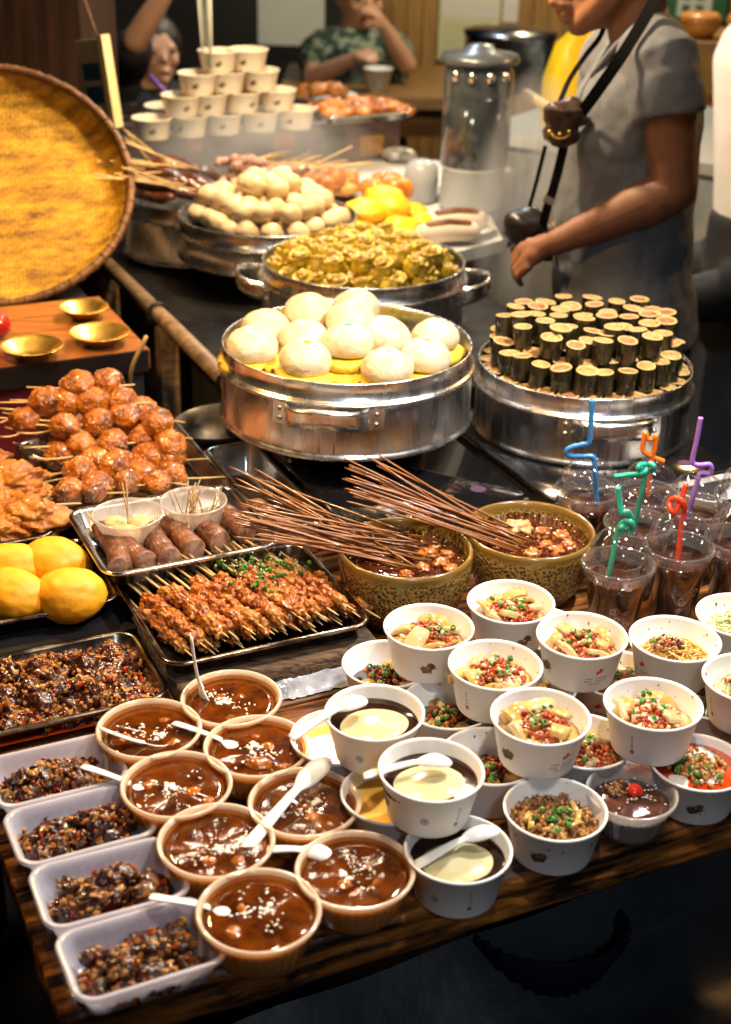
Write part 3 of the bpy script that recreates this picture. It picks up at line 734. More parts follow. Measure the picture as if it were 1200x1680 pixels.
def skewer_thing(name, label, cat, group, p0, p1, parts, stickm):
    d = Vector(p1) - Vector(p0)
    t = thing(name, label, cat, p0, rot_to(d).to_euler(), group); put('stick', stickm, t)
    for (nm, me, x, sc, rot) in parts: put(nm, me, t, (x, 0, 0), rot, sc)
    return t
for k in range(13):
    u = k % 7; lay = k // 7
    c_ = Vector((S5c.x - .055 + R1.uniform(-.05, .07), S5c.y - .09 + u*.03 + lay*.01, .952 + lay*.026 + .012))
    d = Vector((1, R1.uniform(-.35, .15), -.08 + R1.uniform(-.1, .05))).normalized()
    skewer_thing('sausage_skewer', 'dark glazed sausage on a bamboo stick pointing left in the rearmost steamer', 'sausage skewer', 'glazed sausages in the rear steamer', c_ - d*.20, c_ + d*.04, [('sausage', sausm[k % 3], .20, 1.0, (R1.uniform(0, 6), 0, 0))], longm[k % 4])
m_squid = M('grilled_squid', (.28, .13, .10), (.50, .34, .30), 60, .35, bump=.4, bscale=90, coat=.3)
sqm = []
for k in range(3):
    l = MB()
    for j in range(5): l.blob((j*.018, R1.uniform(-.004, .004), 0), (.014, .011, .010), 2, .4, 2, j + k*7)
    sqm.append(l.mesh('meat', m_squid))
for k in range(18):
    p0 = P(525 + R1.uniform(-60, 25), 238 + R1.uniform(-12, 42), 1.0); c_ = PY(395 + R1.uniform(-30, 70), 285 + R1.uniform(-22, 15), 3.22)
    d = (c_ - p0).normalized()
    skewer_thing('meat_skewer', 'pale grilled meat skewer with its bamboo stick pointing right beside the sausages', 'meat skewer', 'meat skewers behind the cream buns', c_ - d*.22, c_, [('meat', sqm[k % 3], .17, 1.0, (R1.uniform(0, 6), 0, 0))], longm[k % 4])

for k in range(16):
    A = P(R1.uniform(262, 330), R1.uniform(268, 318), .985 + .01*(k % 3)); B = P(R1.uniform(142, 205), R1.uniform(250, 296), R1.uniform(1.055, 1.075)) if k < 11 else P(R1.uniform(196, 215), R1.uniform(208, 240), 1.09)
    o = put('bamboo_stick', longm[k % 4], None, A, rot_to(B-A).to_euler(), ((B-A).length/.24, 1, 1)); tag(o, 'pale bamboo stick of the dark sausages crossing the basket rim', 'stick', 'sticks of the rear sausages')
# ================================================================== TRAYS AT THE LEFT
R2 = random.Random(21)
m_traymid = M('greasy_steel_tray', (.22, .19, .16), (.62, .58, .54), 22, .24, 1, ramp=(.32, .5), rvar=.1)
def steel_tray(label, a0, a1, b0, b1, zb, zr, mat, r=.028, lip=.008, slope=.012, group='pressed metal trays', name='tray'):
    l = MB(); tray_mesh(l, a1-a0, b1-b0, zr-zb, lip, r, slope)
    o = l.build(name, mat, None, T((a0+a1)/2, (b0+b1)/2, zb), (0, 0, TH))
    return tag(o, label, 'tray', group)
steel_tray('oily metal tray of meat skewers on the raised board', .412, .690, 1.405, 1.655, .775, .800, m_trayoil)
steel_tray('bright steel tray holding cut sausages and two clear cups', .392, .645, 1.600, 1.815, .802, .829, m_steel2, .03, .010)
steel_tray('black tray holding four yellow mango shaped buns', .125, .414, 1.592, 1.79, .769, .797, m_trayoil, .03)
steel_tray('oily tray of fried golden pieces at the left edge', .10, .380, 1.797, 2.13, .769, .802, m_trayoil, .03)
steel_tray('long metal tray beneath the heap of sesame balls on sticks', .388, .662, 1.818, 2.145, .775, .803, m_traymid, .03, .009)
steel_tray('oily metal tray of dark peanut pickle', .13, .414, 1.384, 1.556, .742, .774, m_trayoil, .03)
steel_tray('narrow bright steel tray between the sesame balls and the cooker', .668, .756, 1.70, 2.02, .743, .798, m_steel2, .02, .007, .008)
# small white-lidded steel box behind the sausage tray
p = T(.672, 1.80)
l = MB(); tray_mesh(l, .20, .12, .03, .007, .02, .006); o = l.build('steel_dish', m_steel2, None, T(.735, 1.70, .8065), (0, 0, TH)) if False else None
# ---- sesame rice balls on sticks
m_ball = M('caramel_fried_ball', (.075, .016, .0015), (.42, .12, .008), 28, .34, bump=.7, bscale=190, sss=.05, coat=.5, ramp=(.34, .58), c3=(.64, .26, .03))
def sesame_on(l, V, n, rng, s=.0011, up=-.2):
    for _ in range(n):
        p = Vector(V[rng.randrange(len(V))]); d = p.normalized()
        if d.z < up: continue
        Mx = d.to_track_quat('Z', 'Y').to_matrix().to_4x4() @ Matrix.Rotation(rng.uniform(0, 6), 4, 'Z')
        l.blob(p*1.006, (s*1.5, s, s*.55), 0, 0, 1, 0, Mx)
ballm = []
for k in range(5):
    l = MB(); l.blob((0, 0, 0), (.0275, .0238, .0232), 4, .15, 1.7, k*1.7+1)
    V = list(l.v); l.mat = 1; sesame_on(l, V, 70, R2, .0009); ballm.append(l.mesh('rice_ball', [m_ball, m_sesame]))
shortst = [stick_mesh(.17, .0017, None, 30+k) for k in range(3)]
rows = [  # (z, [skewers: list of zoomed pixel centres], first stick end)
    (.884, [[(225, 300), (335, 300)], [(460, 300), (597, 290)]]), (.905, [[(385, 220), (535, 207)]]),
    (.862, [[(120, 385), (320, 420)], [(485, 395), (620, 370)], [(700, 350), (775, 400)]]),
    (.838, [[(250, 400), (400, 505)], [(555, 500), (705, 470)], [(760, 440), (840, 510)]]),
    (.818, [[(300, 560), (395, 645)], [(470, 600), (570, 612)], [(735, 575), (825, 570)]]),
    (.8055, [[(470, 725), (620, 700)], [(700, 660), (775, 700)], [(845, 665)], [(340, 740)]]),
    (.8045, [[(250, 480), (300, 540)], [(520, 430), (650, 420)], [(400, 390), (700, 400)]])]
bi = 0
words = {.884: 'near the top left of the heap', .905: 'at the very top of the heap', .862: 'in the upper middle of the heap', .838: 'in the middle of the heap', .818: 'low in the heap', .8055: 'in the front row, lying in the tray', .8045: 'hidden under the heap'}
for z, sks in rows:
    for sk in sks:
        pts = [P(x/3, 560 + y/3, z) for x, y in sk]
        d = (pts[-1]-pts[0]).normalized() if len(pts) > 1 else Vector((1, R2.uniform(-.1, .1), 0)).normalized()
        d = (d + Vector((1.2, R2.uniform(-.12, .06), R2.uniform(-.02, .06)))).normalized()
        start = pts[0] - d*(.085 + R2.uniform(-.01, .012))
        t = thing('rice_ball_skewer', 'caramel brown sesame balls on a stick ' + words[z], 'skewer', start, rot_to(d).to_euler(), 'sesame ball skewers')
        put('stick', shortst[bi % 3], t); inv = (Matrix.Translation(start) @ rot_to(d)).inverted()
        for q in pts:
            bi += 1
            put('rice_ball', ballm[bi % 5], t, inv @ q, (R2.uniform(-.5, .5), R2.uniform(-.4, .4), R2.uniform(-.7, .7)), R2.uniform(.86, 1.12))
for k, (x0, y0, x1, y1) in enumerate(((50, 290, 270, 297), (0, 330, 140, 320), (0, 400, 140, 335), (70, 410, 205, 412), (85, 450, 240, 435), (0, 470, 90, 450), (115, 525, 320, 515), (145, 570, 320, 567), (165, 650, 315, 640), (135, 710, 320, 675), (165, 745, 330, 730), (200, 755, 385, 740), (185, 810, 360, 800), (265, 830, 455, 825))):
    z = .884 - .08*min(1, max(0, (y0-290)/400)); A = P(x0/3, 560+y0/3, z); B = P(x1/3, 560+y1/3, z - .003); d = (B-A).normalized()
    o = put('bamboo_stick', shortst[k % 3], None, A, rot_to(d).to_euler(), ((B-A).length/.17*1.25, 1, 1)); tag(o, 'thin pale bamboo stick poking out to the left of the sesame balls', 'stick', 'sticks of the sesame ball heap')
# ---- fried golden pieces
m_fried = M('golden_fried_batter', (.20, .058, .004), (.46, .17, .018), 30, .42, bump=1, bscale=90, coat=.15)
for k, (px, py, z, s) in enumerate(((42, 850, .806, (.058, .04, .028)), (5, 868, .800, (.045, .035, .025)), (22, 792, .805, (.052, .042, .027)), (-30, 820, .803, (.05, .045, .025)), (55, 815, .795, (.03, .025, .018)), (-40, 760, .803, (.05, .045, .025)))):
    l = MB(); l.blob((0, 0, 0), s, 4, .42, 2.1, k*2.3+1); p = P(px, py, z)
    tag(l.build('fried_piece', m_fried, None, p, (0, 0, R2.uniform(-.6, .6))), ['largest golden fried piece at the front of its tray', 'fried piece at the front left, half outside the photo', 'fried piece behind the largest fried piece', 'fried piece at the left beyond the frame', 'smallest fried piece by the tray wall', 'rearmost fried piece by the black tray edge'][k], 'fried piece', 'golden fried pieces')
# ---- mango shaped buns
m_mango = M('yellow_mango_bun', (.72, .30, .005), (.78, .37, .010), 6, .5, sss=.2, bump=.12, bscale=240, sssr=(.01, .005, .001))
for k, (px, py, rz) in enumerate(((117, 977, .35), (92, 926, .1), (22, 978, -.3), (18, 934, .2))):
    l = MB(); l.blob((0, 0, 0), (.049, .039, .036), 4, .09, 1.2, k*3+1)
    for i, q in enumerate(l.v): l.v[i] = (q[0], q[1]*(1 - .06*max(0, q[0]/.0475)**3), q[2]*(1 - .10*max(0, q[0]/.0475)**2))
    tag(l.build('mango_bun', m_mango, None, P(px, py, .803), (0, .08, rz)), ['yellow mango shaped bun at the right front of the black tray', 'yellow mango shaped bun half shaded by the sausage tray', 'yellow mango bun at the left front with its whole face lit', 'yellow mango bun at the left back cut by the photo edge'][k], 'bun', 'yellow mango buns')
# ---- cut sausages
m_ssg2 = M('browned_sausage_skin', (.06, .018, .009), (.24, .095, .045), 30, .4, bump=.6, bscale=90, coat=.2, stretch=(1, 2.5, 2.5))
m_ssgc = M('sausage_cut_face', (.14, .045, .025), (.40, .22, .14), 55, .35, coat=.3, bump=.4, bscale=120)
for k, (x0, y0, x1, y1) in enumerate(((168, 878, 196, 930), (203, 889, 237, 921), (250, 878, 276, 914), (284, 866, 317, 900), (318, 862, 358, 888), (374, 848, 404, 873), (425, 840, 448, 862))):
    A = P(x0, y0, .8215); B = P(x1, y1, .8215); d = B - A; L_ = d.length
    t = thing('sausage', ['cut sausage at the far left of the steel tray, slightly bent', 'second cut sausage from the left in the steel tray', 'third cut sausage, below the cup of beige balls', 'fourth cut sausage with a toothpick beside it', 'fifth cut sausage, in front of the toothpick cup', 'sixth cut sausage half hidden by skewer sticks', 'rightmost sausage under the bundle of skewer sticks'][k], 'sausage', A, rot_to(d).to_euler(), 'cut sausages')
    l = MB(); n = 28; r = .0168
    bend = R2.uniform(-.006, .006) if k else .009
    ctr = [Vector((-.012 + (L_+.016)*u, bend*sin(pi*u), 0)) for u in [i/n for i in range(n+1)]]
    l.tube([ctr[0]-Vector((.012, 0, 0)), ctr[0]-Vector((.008, 0, 0))] + ctr, [.004, .011] + [r*(1 + .03*sin(i*.7+k) - (.09 if i % 5 == 2 and 3 < i < 25 else 0)) for i in range(n+1)], 18, True); l.build('skin', m_ssg2, t)
    l = MB(); l.lathe([(0, .0016), (r*.5, .0022), (r*.9, .0012), (r*1.0, .0002), (r, -.0006)], 18, Matrix.Translation(ctr[-1]) @ Matrix.Rotation(pi/2, 4, 'Y'),
                      None, lambda q, z, a: (q, z + .0012*noise.noise((q*200*cos(a), q*200*sin(a), k)))); l.build('cut_face', m_ssgc, t)
# ---- two ribbed clear cups on that tray
def pp_cup(R, rb, h, name, label, c, mat, group, flutes=40, cat='cup'):
    l = MB()
    fl = lambda r, z, a: (r*(1 + (.010*sin(a*flutes) if .15*h < z < .8*h else 0)), z)
    l.lathe([(0, 0), (rb*.9, 0), (rb, .002), (rb + (R-rb)*.25, h*.2), (rb + (R-rb)*.72, h*.75), (R*.965, h*.86), (R*.975, h-.002), (R, h-.0015), (R*1.035, h-.001), (R*1.045, h+.0008), (R*1.03, h+.002), (R*.985, h+.0022),
             (R*.955, h-.001), (R*.945, h*.86), (rb + (R-rb)*.70 - .001, h*.75), (rb + (R-rb)*.23 - .001, h*.2), (rb*.88, .0018), (0, .0018)], 120, None, None, fl)
    return tag(l.build(name, mat, None, c), label, cat, group)
c1 = P(210, 843, .8515); c2 = P(318, 822, .8515)
pp_cup(.0475, .033, .046, 'clear_cup', 'ribbed clear cup with beige balls on the sausage tray', (c1.x, c1.y, .8055), m_ppcup, 'clear cups on the sausage tray')
pp_cup(.0455, .033, .046, 'clear_cup', 'ribbed clear cup full of toothpicks on the sausage tray', (c2.x, c2.y, .8055), m_ppcup, 'clear cups on the sausage tray')
m_beige = M('beige_dough_ball', (.50, .33, .14), (.62, .45, .22), 30, .45, sss=.15, bump=.3, bscale=70)
for k, (x, y) in enumerate(((-.017, .004), (.016, .010), (.0, -.02))):
    l = MB(); l.blob((0, 0, 0), (.021, .019, .017), 3, .12, 1.8, k+4); tag(l.build('dough_ball', m_beige, None, (c1.x+x, c1.y+y, .826)), ['beige dough ball at the left in the clear cup', 'beige dough ball at the right in the clear cup', 'beige dough ball at the front in the clear cup'][k], 'dough ball', 'beige dough balls')
tp = [stick_mesh(.065, .0011, None, 60+k) for k in range(3)]
def toothpick(p, d, k, label):
    o = put('toothpick', tp[k % 3], None, p, rot_to(d).to_euler()); tag(o, label, 'toothpick', 'toothpicks')
for k, (dx, dy, dz) in enumerate(((.02, .0, 1), (-.12, .1, 1))): toothpick((c1.x + .002*k, c1.y - .005, .834), (dx, dy, dz), k, 'toothpick stuck upright in a beige dough ball')
for k in range(16):
    a = R2.uniform(0, 6.28); r_ = R2.uniform(.0, .022); lean = R2.uniform(0, 6.28)
    toothpick((c2.x + r_*cos(a), c2.y + r_*sin(a), .8105), (cos(lean)*.35, sin(lean)*.35, 1), k, 'toothpick leaning in the ribbed clear cup')
for k, (x0, y0, x1, y1) in enumerate(((140, 838, 168, 868), (150, 872, 143, 835), (265, 842, 300, 858), (308, 838, 312, 866))):
    A = P(x0, y0, .848); B = P(x1, y1, .834); toothpick(A, B-A, k, 'toothpick standing in one of the cut sausages')
# ---- meat skewers in the oily tray
m_meat = M('chilli_glazed_meat', (.15, .025, .003), (.42, .12, .010), 60, .28, bump=.5, bscale=110, coat=.35, c3=(.58, .27, .06))
m_meat2 = M('paler_grilled_meat', (.24, .06, .006), (.46, .19, .03), 60, .32, bump=.5, bscale=110, coat=.35)
chm = []
for k in range(6):
    l = MB(); l.blob((0, 0, 0), (.0125, .0095, .0085), 3, .5, 1.8, k*2.1+3); chm.append(l.mesh('meat_chunk', m_meat if k < 4 else m_meat2))
mst = [stick_mesh(.235, .0016, None, 80+k) for k in range(3)]
layers = [(.787, 15, .432, .672, 0), (.7995, 14, .437, .640, .012), (.812, 11, .455, .630, .02)]
for li, (z, n, a0, a1, sh) in enumerate(layers):
    for k in range(n):
        a = a0 + (a1-a0)*(k + R2.uniform(-.25, .25))/(n-1)
        A = T(a - .022, 1.668 - sh*.6 + R2.uniform(-.008, .010), z + .006); B = T(a + .030 + sh*.5 + R2.uniform(-.008, .01), 1.425 + sh*.3 + R2.uniform(-.004, .008), z - .002)
        d = B - A
        t = thing('meat_skewer', ['chilli glazed meat skewer in the bottom layer of the oily tray', 'chilli glazed meat skewer in the middle layer of the oily tray', 'chilli glazed meat skewer on top of the oily tray heap'][li], 'meat skewer', A, rot_to(d).to_euler(), ['meat skewers, bottom layer', 'meat skewers, middle layer', 'meat skewers, top layer'][li])
        put('stick', mst[k % 3], t)
        x = .100 + R2.uniform(-.008, .012)
        while x < .212:
            put('meat_chunk', chm[R2.randrange(6) if li else R2.choice((0, 1, 4, 5))], t, (x, R2.uniform(-.002, .002), R2.uniform(-.001, .002)), (R2.uniform(0, 6), R2.uniform(-.4, .4), R2.uniform(-.5, .5)), R2.uniform(.85, 1.15)); x += R2.uniform(.013, .018)
l = MB()
for k in range(170):
    g = R2.random(); l.mat = 0 if g < .4 else (1 if g < .62 else 2)
    a = R2.gauss(.590, .026); b = R2.gauss(1.555, .026)
    if not (.44 < a < .66 and 1.45 < b < 1.64): continue
    p = T(a, b, .821 + R2.uniform(-.003, .004))
    if l.mat == 0: l.lathe([(.0032, -.0022), (.0035, .0022), (.0018, .002), (.0018, -.002)], 7, Matrix.Translation(p) @ Euler((R2.uniform(0, 3), R2.uniform(0, 3), 0)).to_matrix().to_4x4())
    else: l.blob(p, (.0028, .002, .0016) if l.mat == 1 else (.0016, .0012, .001), 0, 0, 1, 0, Euler((R2.uniform(0, 3), R2.uniform(0, 3), 0)).to_matrix().to_4x4())
o = stuff(l.build('scallion_garnish', [m_scal, m_scalw, m_sesame])); o['label'] = 'chopped scallion and sesame strewn over the meat skewers'; o['category'] = 'garnish'
# ---- dark pickle with chopped peanuts: heap maker used for the steel tray and the four plastic trays
PMATS = [m_pickle, m_nut, m_nutl, m_orangebit, m_chili]
def pickle_heap(w, d, h, n_lump, crumbs, rng, lump=(.009, .016), edge=.8):
    l = MB()
    for k in range(n_lump):
        x = rng.uniform(-1, 1); y = rng.uniform(-1, 1); q = max(abs(x), abs(y))
        z = h*(1 - .75*q**2)*rng.uniform(.25, 1.0)
        c = Vector((x*w/2*edge, y*d/2*edge, z)); r = rng.uniform(*lump); l.mat = 0
        ph = (r*rng.uniform(.8, 1.3), r*rng.uniform(.7, 1.1), r*rng.uniform(.5, .9)); sd = rng.uniform(0, 50)
        l.blob(c, ph, 2, .6, 1.8, sd)
        for j in range(crumbs):
            dr = Vector((rng.gauss(0, 1), rng.gauss(0, 1), abs(rng.gauss(.35, .7)))).normalized()
            g = rng.random(); l.mat = 1 if g < .36 else 2 if g < .60 else 3 if g < .76 else 4 if g < .84 else 0
            s = rng.uniform(.0014, .0034) * (1.3 if g > .50 and g < .60 else 1)
            off = Vector((sd*3.17, sd*7.77, sd*1.31)); kk = 1 + .6*noise.noise(dr*1.8 + off)
            l.smooth = False; l.blob(c + Vector((dr.x*ph[0], dr.y*ph[1], dr.z*ph[2]))*kk*1.02, (s*rng.uniform(1, 1.7), s*rng.uniform(.7, 1.1), s*rng.uniform(.55, .9)), 0 if s < .0021 else 1, .7, 1.6, j + sd, Euler((rng.uniform(0, 6), rng.uniform(0, 6), 0)).to_matrix().to_4x4()); l.smooth = True
    return l
l = pickle_heap(.262, .15, .036, 150, 24, R2, (.010, .0165), .93)
o = stuff(l.build('peanut_pickle', PMATS, None, T(.273, 1.472, .748), (0, 0, TH))); o['label'] = 'heap of dark glazed pickle and chopped peanuts in the metal tray'; o['category'] = 'pickle'
l = MB(); l.loft([rrect(.272, .158, .02, 0), rrect(.268, .154, .02, .0012)], True, False, True); o = l.build('chilli_oil', m_chilioil, None, T(.273, 1.47, .752), (0, 0, TH)); tag(o, 'red chilli oil pooled in the peanut pickle tray', 'oil')
ptw, ptd, pth = .146, .098, .036
def plastic_tray_mesh():
    l = MB()
    def rib(p, amp):
        # fluting of the side walls
        s = p.x if abs(abs(p.y) - ptd/2) < abs(abs(p.x) - ptw/2) else p.y
        k = 1 - amp*max(0, sin(s*2*pi/.0105))**2
        return Vector((p.x*k, p.y*k, p.z))
    A = lambda w, d, r, z, amp: rrect(w, d, r, z, 6, lambda p: rib(p, amp))
    def strip(spec, flip=False):
        loops = [A(*q) for q in spec]; n = len(loops[0])
        loops = [resample(lp, 150) for lp in loops]
        if flip: loops = [x[::-1] for x in loops]
        l.loft(loops, True, False, True)
    strip([(ptw-.002, ptd-.002, .02, pth-.004, 0), (ptw, ptd, .021, pth-.001, 0), (ptw-.002, ptd-.002, .02, pth+.0008, 0), (ptw-.010, ptd-.010, .018, pth+.0005, 0), (ptw-.013, ptd-.013, .017, pth-.003, 0), (ptw-.018, ptd-.018, .016, pth*.68, .012), (ptw-.030, ptd-.030, .013, .006, .02), (ptw-.036, ptd-.036, .012, .0025, 0)])
    strip([(ptw-.010, ptd-.010, .018, pth-.003, 0), (ptw-.016, ptd-.016, .016, pth*.68, .012), (ptw-.028, ptd-.028, .013, .004, .02), (ptw-.036, ptd-.036, .012, 0, 0)], True)
    return l.mesh('plastic_tray', m_traymilk)
def resample(pts, n):
    pts = pts + [pts[0]]; cum = [0]
    for a, b in zip(pts, pts[1:]): cum.append(cum[-1] + (b-a).length)
    out = []; j = 0
    for k in range(n):
        t = cum[-1]*k/n
        while cum[j+1] < t: j += 1
        f = (t-cum[j])/max(cum[j+1]-cum[j], 1e-9); out.append(pts[j].lerp(pts[j+1], f))
    return out
pm_ = plastic_tray_mesh()
names = ['rearmost', 'second from the back', 'second from the front', 'frontmost']
for k, b in enumerate((1.290, 1.190, 1.090, .990)):
    a = .248 + (0, .001, .004, .006)[k]; rz = TH + (0, .01, -.015, .01)[k]; c = T(a, b, TABLE + .0015)
    o = put('plastic_tray', pm_, None, c, (0, 0, rz)); tag(o, 'milky white plastic tray of dark pickle, ' + names[k] + ' of the four', 'tray', 'plastic pickle trays')
    l = pickle_heap(.104, .056, .033, 44, 9, R2, (.0075, .0135), .97)
    o = stuff(l.build('peanut_pickle', PMATS, None, (c.x - .002, c.y - .002, TABLE + .008), (0, 0, rz))); o['label'] = 'dark peanut pickle heaped in the ' + names[k] + ' plastic tray'; o['category'] = 'pickle'; o['group'] = 'pickle portions in plastic trays'
    l = MB(); l.loft([rrect(.104, .056, .012, 0), rrect(.106, .058, .012, .0012)], True, False, True); tag(l.build('pickle_oil', m_chilioil, None, (c.x, c.y, TABLE + .0052), (0, 0, rz)), 'thin red oil on the floor of the ' + names[k] + ' plastic tray', 'oil', 'oil in the plastic trays')
# ================================================================== PUDDING CUPS, PAPER BOWLS, SPOONS
R3 = random.Random(33)
def spoon_mesh(L=.122, bl=.050, bw=.027):
    l = MB(); n = 30; top = []; bot = []
    for i in range(n+1):
        x = L*i/n
        if x < bl:
            u = x/bl; hw = bw/2*sqrt(max(.02, 1-(2*u-1)**2))**.8 if u < .5 else (bw/2*(1-(u-.5)*2) + .006*((u-.5)*2)) if False else bw/2*max(.18, (1-abs(2*u-1)**2.2))**.6
            if u > .5: hw = max(hw, .0052)
            dp = .0075*sin(pi*min(u*1.02, 1))**.8; zc = -.002*sin(pi*u)
        else:
            u = (x-bl)/(L-bl); hw = .0050 + .0036*u - .002*max(0, u-.9)/.1; dp = .0022*(1-u*.6); zc = .020*u**1.2
        row = []
        for j in range(9):
            s = (j-4)/4; row.append(Vector((x, hw*s, zc - dp*(1-s*s) + .0002)))
        top.append(row); bot.append([p - Vector((0, 0, .0016)) for p in row])
    loops = [t + b[::-1] for t, b in zip(top, bot)]
    l.loft(loops); return l.mesh('spoon', m_spoon)
spm = spoon_mesh()
def spoon(tip, end, label, flip=False, roll=0, sc=1.0):
    d = Vector(end) - Vector(tip)
    Mx = rot_to(d) @ Matrix.Rotation((pi if flip else 0) + roll, 4, 'X')
    o = put('plastic_spoon', spm, None, tip, Mx.to_euler(), (d.length/.122, sc, sc)); tag(o, label, 'spoon', 'white plastic spoons')
# ---- eight ribbed cups of brown sugar pudding
CR = .0565
def pudding_cup_mesh():
    l = MB(); R, rb, h = CR, .041, .048
    fl = lambda r, z, a: (r*(1 + (.013*sin(a*34) if .1*h < z < .78*h else 0)), z)
    l.lathe([(0, 0), (rb*.9, 0), (rb, .002), (rb + (R-rb)*.3, h*.2), (rb + (R-rb)*.8, h*.74), (R*.97, h*.84), (R*.985, h-.003), (R*1.01, h-.002), (R*1.045, h-.0015), (R*1.06, h+.001), (R*1.035, h+.003), (R*.99, h+.0025),
             (R*.955, h-.002), (R*.945, h*.84), (rb + (R-rb)*.78 - .001, h*.74), (rb + (R-rb)*.28 - .001, h*.2), (rb*.88, .0018), (0, .0018)], 136, None, None, fl)
    for i_, q_ in enumerate(l.f):
        if min(l.v[j_][2] for j_ in q_) > h*.90: l.m[i_] = 1
    return l.mesh('clear_cup', [m_cupclear, m_cuprim])
pcm = pudding_cup_mesh()
cups = [(380, 1146, 'beside the raised board, with a spoon standing in it', 'a'), (245, 1196, 'touching the peanut pickle tray', 'b'), (422, 1225, 'with an amber lump, right of the rear cups', 'c'), (290, 1288, 'next to the rearmost plastic trays', 'd'),
        (500, 1317, 'touching the white bowls, crossed by a spoon', 'e'), (355, 1380, 'amid the front rows, without its own spoon', 'f'), (583, 1428, 'nearest the table edge at the right, with a spoon', 'g'), (425, 1495, 'frontmost, at the table edge', 'h')]
m_jbrown = M('amber_jelly_lump', (.20, .05, .006), (.34, .10, .012), 30, .12, coat=.5, sss=.2)
cupc = []
for i, (px, py, where, _) in enumerate(cups):
    c = P(px, py, TABLE + .049); c = Vector((c.x, c.y, TABLE + .0012)); cupc.append(c)
    o = put('pudding_cup', pcm, None, c, (0, 0, R3.uniform(0, 6))); tag(o, 'ribbed clear cup of brown pudding ' + where, 'cup', 'clear pudding cups')
    t = thing('brown_sugar_pudding', 'dark pudding in the cup ' + where, 'pudding', c, (0, 0, R3.uniform(0, 6)), 'brown sugar puddings')
    l = MB(); zt = .0425; l.lathe([(0, .003), (.039, .003), (.0415, .010), (.0515, zt-.001), (.0515, zt), (.044, zt-.0006), (.03, zt-.0003), (.015, zt-.0005), (0, zt)], 48, None, None, lambda r, z, a, i=i: (r, z + (.0012*noise.noise((r*cos(a)*60, r*sin(a)*60, i)) if z > zt-.001 and r < .05 else 0)))
    l.build('syrup', m_dark_syrup, t)
    l = MB()
    for cl in range(7):
        ca, cr_ = R3.uniform(0, 6.28), R3.uniform(.0, .036)
        for k in range(R3.randrange(4, 11)):
            x = cr_*cos(ca) + R3.gauss(0, .006); y = cr_*sin(ca) + R3.gauss(0, .006)
            if x*x+y*y > .0019: continue
            l.mat = 0 if R3.random() < .75 else 1
            l.blob((x, y, zt+.0003), (R3.uniform(.0006, .0024), R3.uniform(.0006, .0014), .0007), 1, .8, 1.4, k*3+cl, Matrix.Rotation(R3.uniform(0, 6), 4, 'Z'))
    for k in range(6):
        x, y = R3.gauss(.006, .004), R3.gauss(-.008, .004)
        l.mat = 0; l.blob((x, y, zt), (R3.uniform(.002, .0045), R3.uniform(.002, .004), .0018), 1, .5, 2, k)
    stuff(l.build('coconut_flakes', [m_flake, m_sesame], t))
    l = MB()
    for k in range(3): l = MB(); l.blob((0, 0, 0), (R3.uniform(.006, .012), R3.uniform(.006, .01), .005), 2, .3, 1.5, k+i); l.build('jelly_lump', m_jbrown, t, (R3.uniform(-.03, .03), R3.uniform(-.03, .03), zt-.0035))
    if i == 2: l = MB(); l.blob((0, 0, 0), (.014, .010, .005), 2, .3, 1.5, 3); l.build('jelly_lump', m_jbrown, t, Matrix.Rotation(-t.rotation_euler.z, 3, 'Z') @ Vector((.004, -.026, zt+.001)))

zS = TABLE + .046
spoon(P(358, 1160, zS-.022), P(288, 1058, TABLE+.112), 'white spoon standing steeply in the cup beside the raised board', False, .2, 1.1)
spoon(P(286, 1213, zS-.006), P(163, 1222, zS+.008), 'white spoon lying across the front rim of the cup by the peanut tray', False, .3)
spoon(P(408, 1252, zS-.022), P(300, 1164, zS+.022), 'white spoon dipping into the cup with the amber lump', True, .4)
spoon(P(260, 1325, zS-.022), P(150, 1234, zS+.018), 'white spoon from the rearmost plastic tray into the fourth cup', True, .4)
spoon(P(540, 1244, zS+.016), P(405, 1376, zS+.012), 'white spoon laid across the cup that touches the white bowls', True, -.2, .9)
spoon(P(552, 1410, zS-.010), P(404, 1372, zS+.008), 'white spoon reaching into the right front cup, end on the middle cup', True, .1, .95)
spoon(P(402, 1524, zS-.022), P(262, 1443, zS+.02), 'white spoon dipping into the frontmost cup', True, .4)
